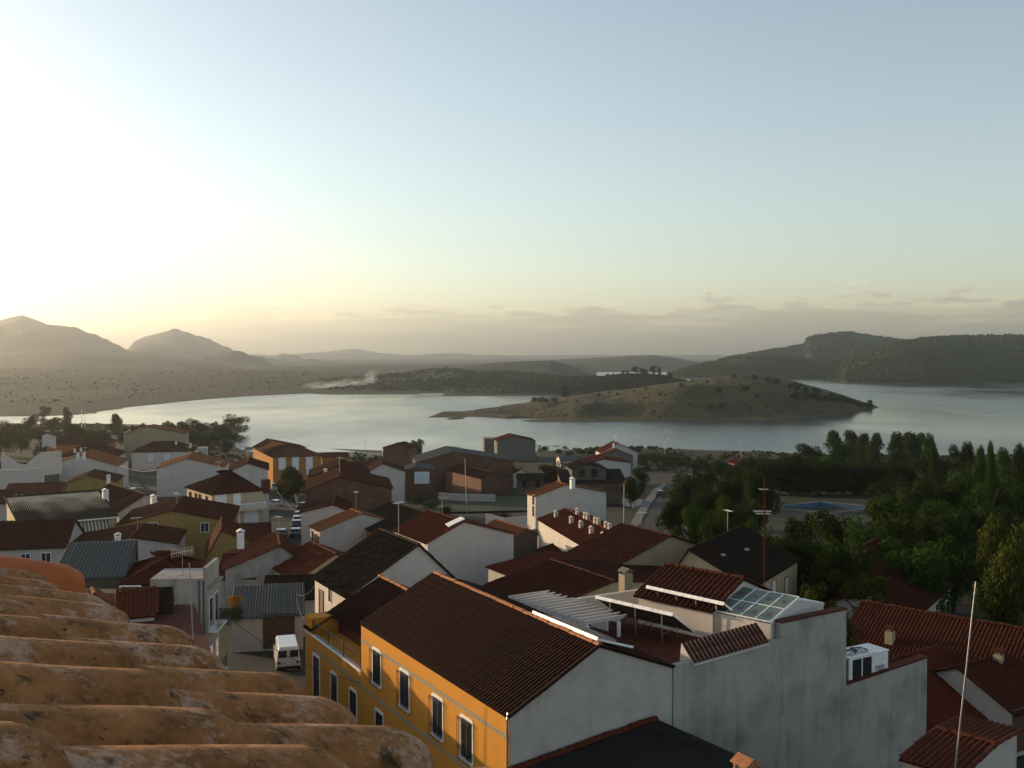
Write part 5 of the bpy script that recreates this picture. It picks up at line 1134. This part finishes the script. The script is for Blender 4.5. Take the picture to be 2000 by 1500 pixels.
lowwall('yard_wall', 'white wall of the lower yards beside the chimney terrace', [(985, 1022), (1010, 1027), (1040, 1024)], 2.4, .25, W_white)
# swimming pool
zp = 13.3; q = [PZ(x, y, zp) for x, y in ((1512, 990), (1600, 978), (1712, 990), (1700, 1012), (1600, 1006))]
pool = empty('swimming_pool', q[0]); tag(pool, 'empty turquoise swimming pool with pale rim among the trees', 'pool'); o0 = pool.location.copy()
a, b_, c_ = PZ(1518, 990, zp), PZ(1601, 979, zp), PZ(1708, 990, zp); d_ = a+c_-b_
M_poolw = mat_noise('pool_paint', (.04, .32, .70), (.08, .46, .80), .4, .6, bstr=0); M_poolf = mat_noise('pool_floor', (.02, .10, .20), (.05, .16, .28), .5, .6)
rim = MB(); cen = (a+b_+c_+d_)/4
inn = [a, b_, c_, d_]; outr = [cen+(p-cen)*1.09 for p in inn]
for i in range(4):
    j = (i+1) % 4; mb = MB(); mb.prism([outr[i]-o0, outr[j]-o0, inn[j]-o0, inn[i]-o0], (0, 0, -4.5)); mb.build('rim', M_pave, pool)
    mb = MB(); mb.add([inn[i]-o0-Vector((0, 0, .02)), inn[j]-o0-Vector((0, 0, .02)), inn[j]-o0-Vector((0, 0, 1.2)), inn[i]-o0-Vector((0, 0, 1.2))], [(0, 1, 2, 3)]); mb.build('pool_side', M_poolw, pool)
mb = MB(); mb.poly(*[p-o0-Vector((0, 0, 1.19)) for p in inn]); mb.build('pool_floor', M_poolf, pool)
mb = MB(); mb.prism([p-o0-Vector((0, 0, .26)) for p in [cen+(p-cen)*1.2 for p in inn]], (0, 0, -4)); 
pk = tag(strip('pool_surround', [(1490, 1012), (1500, 995), (1590, 974)], [(1640, 1016), (1720, 1000), (1730, 984)], M_grass, .38), kind='structure')
# fence along the pool
fr_ = empty('pool_fence', a); tag(fr_, 'thin dark fence along the near side of the pool', 'fence'); e_ = d_-a
for k in range(12):
    p = e_*(k/11)-Vector((0, 0, 0)); mb = MB(); mb.tube((p.x, p.y, -.1), (p.x, p.y, 1.0), .05, n=5); mb.build('post', M_iron, fr_)
mb = MB(); mb.bar((0, 0, 1.0), e_+Vector((0, 0, 1.0)), .06); mb.build('rail', M_iron, fr_)
PoolB = house('pool_building', 'low red walled building with ribbed dark roof by the pool', 'building', (1835, 1027), h=2.6, hd=-50, v=1915, u=('m', 7), ridge='v', rise=.8, frac=.95, wall=W_terra, roof=T_dark, cap=False, pitch=1.0)
R11 = house('cream_house', 'cream two storey house with dark windows behind feathery trees', 'house', (1722, 1128), Y=88, hd=-55, v=1790, u=1600, ridge='v', hip=4, rise=1.8, wall=W_beige, roof=T_brown)
for x, y, w_, h_ in ((1735, 1155, 1.0, 1.2), (1763, 1144, 1.1, 1.2), (1742, 1185, 2.0, 2.2), (1771, 1171, 1.2, 1.8), (1756, 1225, 1.3, 2.2), (1778, 1218, 1.1, 2.0)): window(R11, 'v', x, y, w_, h_, 'plain')
R12 = house('white_house', 'small white outbuilding beside the cream house with dark windows', 'house', (1790, 1200), Y=80, hd=-55, v=1856, u=('m', 7), ridge='v', rise=1.4, wall=W_white2, roof=T_brown)
Kiosk = house('kiosk', 'tiny white hut with pointed roof under the park trees', 'hut', (1391, 976), h=2.6, hd=-20, v=1411, u=('m', 2.4), ridge='u', rise=1.2, wall=W_white, roof=T_moss)
RedHut = house('hut', 'small red brick hut behind shrubs at the water edge', 'hut', (1436, 905), h=3.5, hd=-10, v=1462, u=('m', 6), ridge='u', rise=1.2, wall=W_brick, roof=T_red)
# ---- cars ------------------------------------------------------------------
def mat_paint(name, c): m, t, b = newmat(name); b.inputs['Base Color'].default_value = c4(c); b.inputs['Roughness'].default_value = .28; b.inputs['Coat Weight'].default_value = .5; return m
PAINT = {'dark': mat_paint('dark_paint', (.02, .022, .026)), 'white': mat_paint('white_paint', (.62, .62, .61)), 'silver': mat_paint('silver_paint', (.30, .31, .32)), 'blue': mat_paint('blue_paint', (.025, .04, .08)), 'green': mat_paint('green_paint', (.02, .04, .035)), 'red': mat_paint('red_paint', (.14, .02, .015))}
M_tyre = mat_plain('tyre', (.015, .015, .015), .8); M_lampr = mat_plain('tail_lamp', (.35, .02, .015), .25); M_lampw = mat_plain('head_lamp', (.7, .7, .66), .15); M_plate = mat_plain('number_plate', (.65, .65, .62), .5)
def carbody(kind):
    """side profile (y along car, z) extruded across with rounded shoulders"""
    if kind == 'car': prof = [(-2.0, .35), (-2.05, .75), (-1.95, .95), (-1.55, 1.0), (-1.0, 1.42), (.3, 1.46), (1.0, 1.0), (1.85, .88), (2.05, .65), (2.02, .35)]; w = .85; belt = .98
    else: prof = [(-2.3, .4), (-2.32, 1.0), (-2.28, 1.85), (-2.15, 2.0), (1.0, 2.02), (1.45, 1.85), (1.95, 1.15), (2.35, 1.0), (2.42, .7), (2.4, .4)]; w = .88; belt = 1.15
    mb = MB(); vs = []; n = len(prof)
    for x in (-1, -.93, .93, 1):
        for y, z in prof:
            k = 1 if abs(x) < 1 else .97; tw = w*(1-max(0, (z-belt))*.22); vs.append((x*tw, y*k if abs(x) == 1 else y, (z-(.03 if abs(x) == 1 else 0)) if z > .5 else z))
    fs = [(i*n+j, i*n+(j+1) % n, (i+1)*n+(j+1) % n, (i+1)*n+j) for i in range(3) for j in range(n)]+[tuple(range(n)), tuple(range(4*n-1, 3*n-1, -1))]
    mb.add(vs, fs, False); return mb, prof, w
def car(px, py, color, label, kind='car', heading=0, group='cars parked in the village streets', Y=None):
    Y = Y or find_Y(px, py, .345); p = P(px, py, Y); p.z = ground(p.x, p.y)+.345
    r = empty('van' if kind == 'van' else 'parked_car', p, -radians(heading)); tag(r, label, 'van' if kind == 'van' else 'car', group)
    mb, prof, w = carbody(kind); mb.build('body', PAINT[color], r)
    def bx(name, mat, *a): m_ = MB(); m_.box(*a); return m_.build(name, mat, r)
    if kind == 'car':
        def pane(name, pts): m_ = MB(); m_.poly(*pts); return m_.build(name, M_glass, r, fix=False)
        pane('rear_window', [(-.62, -1.53, 1.03), (.62, -1.53, 1.03), (.58, -1.06, 1.38), (-.58, -1.06, 1.38)]); pane('windscreen', [(-.64, .93, 1.06), (.64, .93, 1.06), (.58, .38, 1.42), (-.58, .38, 1.42)])
        for s in (-1, 1): pane('side_window', [(s*.853, -1.25, 1.03), (s*.853, .75, 1.03), (s*.79, .25, 1.38), (s*.79, -.95, 1.38)])
        lz, ly, wy = .78, 2.06, (-1.3, 1.3)
    else:
        bx('rear_window', M_glass, -.72, -.12, -2.335, -2.30, 1.25, 1.75); bx('rear_window', M_glass, .12, .72, -2.335, -2.30, 1.25, 1.75)
        bx('number_plate', M_plate, -.26, .26, -2.345, -2.32, .78, .90); bx('rear_bumper', M_tyre, -.85, .85, -2.42, -2.30, .38, .58)
        for s in (-1, 1): m_ = MB(); m_.poly((s*.885, .35, 1.25), (s*.885, 1.5, 1.25), (s*.80, 1.2, 1.75), (s*.80, .35, 1.75)); m_.build('side_window', M_glass, r, fix=False)
        m_ = MB(); m_.poly((-.7, 1.93, 1.2), (.7, 1.93, 1.2), (.66, 1.5, 1.8), (-.66, 1.5, 1.8)); m_.build('windscreen', M_glass, r, fix=False)
        lz, ly, wy = .85, 2.33, (-1.45, 1.5)
    for s in (-1, 1):
        bx('tail_lamp', M_lampr, s*.68-.1, s*.68+.1, -ly-.02, -ly+.1, lz-.08, lz+.1); bx('headlight', M_lampw, s*.62-.12, s*.62+.12, ly-.12, ly+.03, lz-.12, lz+.02)
        for y in wy: m_ = MB(); m_.tube((s*(w-.2), y, .31), (s*(w+.01), y, .31), .31, n=14); wh = m_.build('wheel', M_tyre, r); m_ = MB(); m_.tube((s*(w+.011), y, .31), (s*(w+.02), y, .31), .19, n=10); m_.build('hubcap', M_steel, wh)
    return r
car(560, 1303, 'white', 'white delivery van parked rear out in the narrow street', 'van', -16, None, Y=76)
for x, y, c, l, h_ in ((550, 1050, 'dark', 'dark hatchback standing in the middle street', -4), (578, 1048, 'green', 'dark green car first of the row along the white wedge wall', -8), (580, 1031, 'dark', 'black car second in the row along the white wedge wall', -8), (582, 1022, 'silver', 'silver car third in the row along the white wedge wall', -8), (585, 1013, 'blue', 'blue car at the far end of the row along the wedge wall', -8), (590, 994, 'green', 'dark green car by the brick house corner', -5), (537, 989, 'silver', 'silver car parked across the middle street', -60), (240, 947, 'dark', 'dark car in the side street beside the slit gable', -14), (247, 961, 'dark', 'brown car in the side street behind the white chimney pots', -14), (259, 964, 'silver', 'pale car in the side street by the broad gable', -14), (1291, 969, 'dark', 'dark car driving round the curving road', 20)):
    car(x, y, c, l, 'car', h_)
car(537, 957, 'white', 'white van parked beside the dark garden tree', 'van', 170)
# ---- lamps, masts, poles ------------------------------------------------------
def lamp(px, top, Y, label, heads=2):
    p = P(px, top, Y); g = ground(p.x, p.y); h = p.z-g; r = empty('street_lamp', (p.x, p.y, g)); tag(r, label, 'street lamp', 'lamp posts along the shore')
    mb = MB(); mb.tube((0, 0, -.1), (0, 0, h), .11, .07, 8); mb.build('post', M_steel, r)
    for s in (-1, 1)[:heads]:
        mb = MB(); mb.bar((0, 0, h-.1), (s*.9, 0, h+.05), .07); a_ = mb.build('arm', M_steel, r); mb = MB(); mb.obox((s*1.1, 0, h+.03), (.35, 0, 0), (0, .14, 0), (0, 0, .08)); mb.build('lamp_head', M_pot, a_)
lamp(713, 861, 445, 'double headed lamp post on the promenade'); lamp(1299, 858, 395, 'double headed lamp post above the shore thicket'); lamp(1448, 862, 380, 'double headed lamp post beside the red hut')
def pole(name, label, cat, px, top, bot, Y, r0=.035, lean=None, mat=None, parts=None):
    a_ = P(px if lean is None else lean, bot, Y); t_ = P(px, top, Y); r = empty(name, a_); tag(r, label, cat)
    mb = MB(); mb.tube((0, 0, 0), t_-a_, r0*1.3, r0*.8, 7); mb.build('mast', mat or M_steel, r); return r, t_-a_
pole('aerial_pole', 'tall thin leaning pole in front of the dark right hand yards', 'pole', 1906, 1136, 1500, 36, .03, 1866)
pole('wooden_pole', 'thin wooden pole on waste ground below the brick barn', 'pole', 908, 895, 1010, 160, .06, 912)
r_, t_ = pole('aerial_pole', 'thin pole topped with reddish tuft above the chimney terrace', 'pole', 1219, 945, 1125, 95, .04, 1217)
mb = MB()
for k in range(24): a = random.uniform(0, 6.28); mb.bar(t_, t_+Vector((cos(a)*.25, sin(a)*.25, random.uniform(-.1, .4))), .025)
mb.build('tuft', T_orange, r_)
pole('utility_pole', 'dark utility pole with hanging cable beside the garage', 'pole', 577, 1156, 1262, 84, .09, 583, M_iron)
pole('aerial_pole', 'thin aerial pole rising in front of the flat roofed house', 'pole', 370, 1100, 1300, 50, .03, 380)
# lattice mast with aerials
a_ = P(1492, 1170, 62); t_ = P(1490, 932, 62); r = empty('lattice_mast', a_); tag(r, 'slender red lattice mast carrying television aerials', 'mast'); hh = t_.z-a_.z; mb = MB(); w_ = .07
cor = [(w_, 0), (-w_*.5, w_*.87), (-w_*.5, -w_*.87)]
for x, y in cor: mb.tube((x, y, 0), (x, y, hh-.8), .012, n=5)
kk = int(hh/.35)
for k in range(kk-2):
    for i in range(3):
        x0, y0 = cor[i]; x1, y1 = cor[(i+1) % 3]; mb.bar((x0, y0, k*.35), (x1, y1, (k+1)*.35), .012)
mb.tube((0, 0, hh-1.2), (0, 0, hh), .03, n=6); mb.build('lattice', T_red, r)
for z_, L_, n in ((hh*.72, .8, 9), (hh*.70, .6, 7), (hh*.9, .4, 5)):
    mb = MB(); mb.bar((-L_*.8, .1, z_), (L_*.5, .1, z_), .03)
    for k in range(n): x = -L_*.8+L_*1.3*k/(n-1); mb.bar((x, -.25, z_), (x, .45, z_), .012)
    mb.build('aerial', M_alu, r)
# roof aerials
def aerial(label, px, py, Y, L_, n, rot, h=1.0):
    p = P(px, py, Y); r = empty('roof_aerial', (p.x, p.y, p.z-h), rot); tag(r, label, 'aerial', None)
    mb = MB(); mb.tube((0, 0, 0), (0, 0, h), .02, n=5); mb.build('mast', M_steel, r); mb = MB()
    mb.bar((-L_/2, 0, h), (L_/2, 0, h), .025)
    for k in range(n): x = -L_/2+L_*k/(n-1); mb.bar((x, 0, h-.28), (x, 0, h+.28), .014)
    mb.build('comb', M_alu, r)
AER = 0
aerial('glinting comb shaped aerial on the white verge gable', 356, 1078, 60, 1.5, 13, .9, 1.4)
# white twin pots and small chimneys
for H, lst in ((W8, ((206, 975),)), (W10, ((300, 985),))):
    for x, y in lst: chimney(H, x, y, 1.0, .7, 0)
chimney(R9, 1222, 1160, 1.5, .75, 0, W_beige, W_block)
# smoke of a field fire --------------------------------------------------------
m = bpy.data.materials.new('smoke_plume'); m.use_nodes = True; t = m.node_tree; t.nodes.clear()
out = N(t, 'ShaderNodeOutputMaterial'); pv = N(t, 'ShaderNodeVolumePrincipled'); t.links.new(pv.outputs[0], out.inputs['Volume']); pv.inputs['Color'].default_value = (.84, .94, 1.0, 1); pv.inputs['Anisotropy'].default_value = .3
v = N(t, 'ShaderNodeTexCoord').outputs['Object']; ln = N(t, 'ShaderNodeVectorMath', operation='LENGTH'); t.links.new(v, ln.inputs[0])
fall = mth(t, 'SUBTRACT', 1.0, ln.outputs['Value'], True); nz = mth(t, 'MULTIPLY', mth(t, 'SUBTRACT', noisetex(t, v, 2.6, 4, .6), .40), 4, True)
t.links.new(mth(t, 'MULTIPLY', mth(t, 'MULTIPLY', fall, nz), .055), pv.inputs['Density'])
bm = bmesh.new(); bmesh.ops.create_icosphere(bm, subdivisions=3, radius=1); me = bpy.data.meshes.new('smoke'); bm.to_mesh(me); bm.free(); me.materials.append(m)
for px, py, sx, sz, ry in ((690, 752, 30, 10, 0), (722, 741, 9, 15, .5), (640, 755, 36, 8, 0)):
    o = bpy.data.objects.new('smoke', me); COL.objects.link(o); o.location = P(px, py, 1230); o.scale = (sx, 30, sz); o.rotation_euler = (0, ry, 0); tag(o, kind='stuff')
# ================================================================= SMALL THINGS ON HOUSES
def lp(H, name, mat, *a, parent=None): mb = MB(); mb.box(*a); return mb.build(name, mat, parent or H.root)
# balconies of the cream house
for zf, nm in ((hit(Bal, 460, 986, 'v')[1], 'upper'), (hit(Bal, 460, 1024, 'v')[1], 'lower')):
    x0, x1 = (0, Bal.Lv) if nm == 'upper' else (Bal.Lv*.28, Bal.Lv*.6)
    s_ = lp(Bal, 'balcony', W_cream, x0, x1, -1.3, -.002, zf-.9, zf-.7)
    n = int((x1-x0)/.28)
    for k in range(n): lp(Bal, 'baluster', M_frame_w, x0+.06+(x1-x0-.12)*k/(n-1)-.06, x0+.06+(x1-x0-.12)*k/(n-1)+.06, -1.26, -1.14, zf-.7, zf+.12, parent=s_)
    lp(Bal, 'handrail', M_frame_w, x0, x1, -1.3, -1.1, zf+.12, zf+.24, parent=s_)
# striped awning of the dark roofed house
m, t, b = newmat('striped_canvas'); v = N(t, 'ShaderNodeTexCoord').outputs['Object']; wv = N(t, 'ShaderNodeTexWave'); wv.inputs['Scale'].default_value = .75; t.links.new(v, wv.inputs['Vector'])
t.links.new(ramp(t, wv.outputs[0], [(.48, (.08, .05, .035)), (.52, (.42, .38, .30))]), b.inputs['Base Color']); M_awn = m
xa, za = hit(W8, 70, 1024, 'v'); xb, _ = hit(W8, 212, 1008, 'v'); mb = MB(); mb.add([(xa, -.02, W8.h-.35), (xb, -.02, W8.h-.35), (xb, -1.4, W8.h-1.9), (xa, -1.4, W8.h-1.9), (xa, -.02, W8.h-.38), (xb, -.02, W8.h-.38), (xb, -1.4, W8.h-1.93), (xa, -1.4, W8.h-1.93)], [(0, 1, 2, 3), (7, 6, 5, 4), (0, 4, 5, 1), (1, 5, 6, 2), (2, 6, 7, 3), (3, 7, 4, 0)]); mb.build('awning', M_awn, W8.root)
lp(W8, 'gutter', M_frame_w, 0, W8.Lv, -.42, -.30, W8.h-.2, W8.h-.05)
# pale lit slabs and sheets
def sheetpx(H, name, mat, pts, th=.06, side=0, lift=.14):
    q = [hitroof(H, x, y, side)+Vector((0, 0, lift)) for x, y in pts]; mb = MB(); mb.prism(q, (0, 0, th)); return mb.build(name, mat, H.root)
sheetpx(Gab2, 'verge_slab', M_pot, [(870, 1027), (900, 1013), (908, 1017), (877, 1032)], .1)
# pale front and balcony doors of the beige gable
lp(W4, 'front', W_cream, -.25, -.002, -.1, W4.Lu, 0, W4.h+.8)
for k in range(3):
    f = lp(W4, 'window', M_frame_w, -.3, -.252, 1.5+k*4, 3+k*4, W4.h-5, W4.h-1.8); lp(W4, 'pane', M_glass, -.31, -.302, 1.65+k*4, 2.85+k*4, W4.h-4.8, W4.h-2, parent=f)
# white slanting parapets on the left edge
def parapet(label, pts, z, th=.4, h=3.0):
    q = [P(x, y, z) for x, y in pts]; r = empty('slanting_parapet', (q[0].x, q[0].y, ground(q[0].x, q[0].y))); tag(r, label, 'wall'); o0 = r.location.copy(); mb = MB()
    for a, b_ in zip(q, q[1:]):
        a, b_ = a-o0, b_-o0; mb.prism([(a.x, a.y, a.z-h), (b_.x, b_.y, b_.z-h), b_, a], (0, th, 0))
    mb.build('wall_panel', W_white, r)
parapet('white parapet wall with a steep V shaped dip', [(2, 886), (32, 905), (50, 908), (78, 884), (118, 880)], 215, .5, 5)
parapet('low white wall below the V shaped parapet', [(-20, 917), (40, 917), (84, 912)], 200, .5, 4)
parapet('small white stepped wall beside the orange house', [(82, 851), (91, 847), (108, 853)], 330, .5, 4)
# white ball chimney pots
for H, lst in ((W6, ((146, 884), (158, 882))), (W1, ((152, 893), (164, 892))), (W3, ((344, 868), (372, 872))), (R4, ((1118, 948),)), (W6b, ((212, 940),)), (Hol1, ((470, 1060),)), (BrickA2, ((636, 928),)), (R2, ((1199, 872),)), (W13, ((230, 1062),))):
    for x, y in lst:
        if 0 in H.planes: chimney(H, x, y, .8, .6, 0)
# skylights
for x, y in ((1412, 1088), (1458, 1077)): sheetpx(R10, 'skylight', M_glass, [(x-5, y-2), (x+3, y-3), (x+7, y+2), (x-2, y+3)], .05)
# twin masts by the shore
for x, lab in ((160, 'thin twin lamp mast by the left shore, taller one'), (166, 'thin twin lamp mast by the left shore, slightly shorter one')):
    pole('lamp_mast', lab, 'mast', x, 800 if x == 160 else 803, 835, 430, .12)
# roof terrace frame on the big brick house
fx = [hitroof(BrickA, x, y, 1) if 1 in BrickA.planes else None for x, y in ((658, 932),)]
# posts and cable on the street side
def cable(label, p0, p1, sag, r=.012):
    a, b_ = Vector(p0), Vector(p1); o = MB(); prev = a
    for k in range(1, 17):
        f = k/16; q = a+(b_-a)*f-Vector((0, 0, sag*4*f*(1-f))); o.tube(prev-a, q-a, r, n=5, cap=False); prev = q
    ob = o.build('overhead_cable', M_iron, fix=False); ob.location = a; tag(ob, label, 'cable'); return ob
cable('dark cable sagging from utility pole to the yellow house', P(578, 1162, 84), P(600, 1212, 62.5), .6, .02)
# TV dish
def dish(label, px, py, Y, rr=.35):
    p = P(px, py, Y); r = empty('satellite_dish', p, .4); tag(r, label, 'satellite dish'); mb = MB(); n = 16; vs = [(0, .12, 0)]+[(cos(2*pi*i/n)*rr, 0, sin(2*pi*i/n)*rr) for i in range(n)]
    mb.add(vs, [(0, 1+i, 1+(i+1) % n) for i in range(n)], True); mb.build('reflector', M_frame_w, r, fix=False); mb = MB(); mb.bar((0, .1, -.1), (0, -.35, -.05), .03); mb.bar((0, .1, 0), (0, .15, -.8), .05); mb.build('bracket', M_steel, r)
dish('small white satellite dish on the shaded brown wall', 140, 1146, 61.5); dish('white satellite dish on the balcony house flank', 506, 972, 165, .5)

# aerials on the roofs
def roof_aerial(H, side, f, what, k):
    """comb aerial standing on the ridge of a house"""
    n = H.Lu if True else 0
    if H.ridge == 'u': loc = (H.Lv*H.frac, H.Lu*f, H.h+H.rise)
    else: loc = (H.Lv*f, H.Lu*H.frac, H.h+H.rise)
    w = H.o+H.vd*loc[0]+H.ud*loc[1]; r = empty('roof_aerial', (w.x, w.y, H.bz+loc[2]), k*1.3); tag(r, 'thin comb aerial on the roof of the '+what, 'aerial')
    hh = 1.6+.5*(k % 3); mb = MB(); mb.tube((0, 0, -.2), (0, 0, hh), .03, n=5); mb.build('mast', M_steel, r); mb = MB(); L = .8+.2*(k % 2)
    mb.bar((-L*.7, 0, hh-.1), (L*.5, 0, hh-.1), .03)
    for q in range(7): x = -L*.7+L*1.2*q/6; mb.bar((x, -.3, hh-.1), (x, .3, hh-.1), .018)
    mb.build('comb', M_alu, r)
for k, (H, f, what) in enumerate(((Bal, .4, 'balconied cream house'), (TallW, .2, 'tall white gable'), (BrickA, .5, 'big brick house'), (R1, .4, 'grey block house'), (R2, .5, 'double gabled lakeside house'), (W2, .3, 'broad gable with orange verge'), (W1, .4, 'broad gable with slit'), (Gab2, .6, 'white gable with verge slab'), (Big, .5, 'mossy white house'), (W9, .4, 'dull ochre house'), (W4, .3, 'beige gable'), (Cream, .5, 'narrow cream fronted house'), (R8, .6, 'wide cream house'), (Town, .6, 'shuttered townhouse'), (Hol2, .4, 'grey edged house in the hollow'), (W13, .5, 'glinting verge gable'), (R10, .7, 'cream house with skylights'))):
    roof_aerial(H, 0, f, what, k)
def top_of(H, f): return H.o+H.ud*(H.Lu*f)+Vector((0, 0, -.25))
cable('overhead cable crossing the narrow street from the yellow house', top_of(Yel, .98)+Vector((0, 0, -3)), Vector((-19.2, 64.3, 28.5)), .7, .02)
cable('overhead cable running from garage pole to the mossy white house', P(578, 1160, 84), top_of(Big, .9), .5, .02)
cable('overhead cable above the middle street', P(523, 930, 190), P(606, 1022, 140), 1.0, .03)
cable('overhead cable above the side street', P(232, 906, 215), P(306, 918, 185), .8, .03)
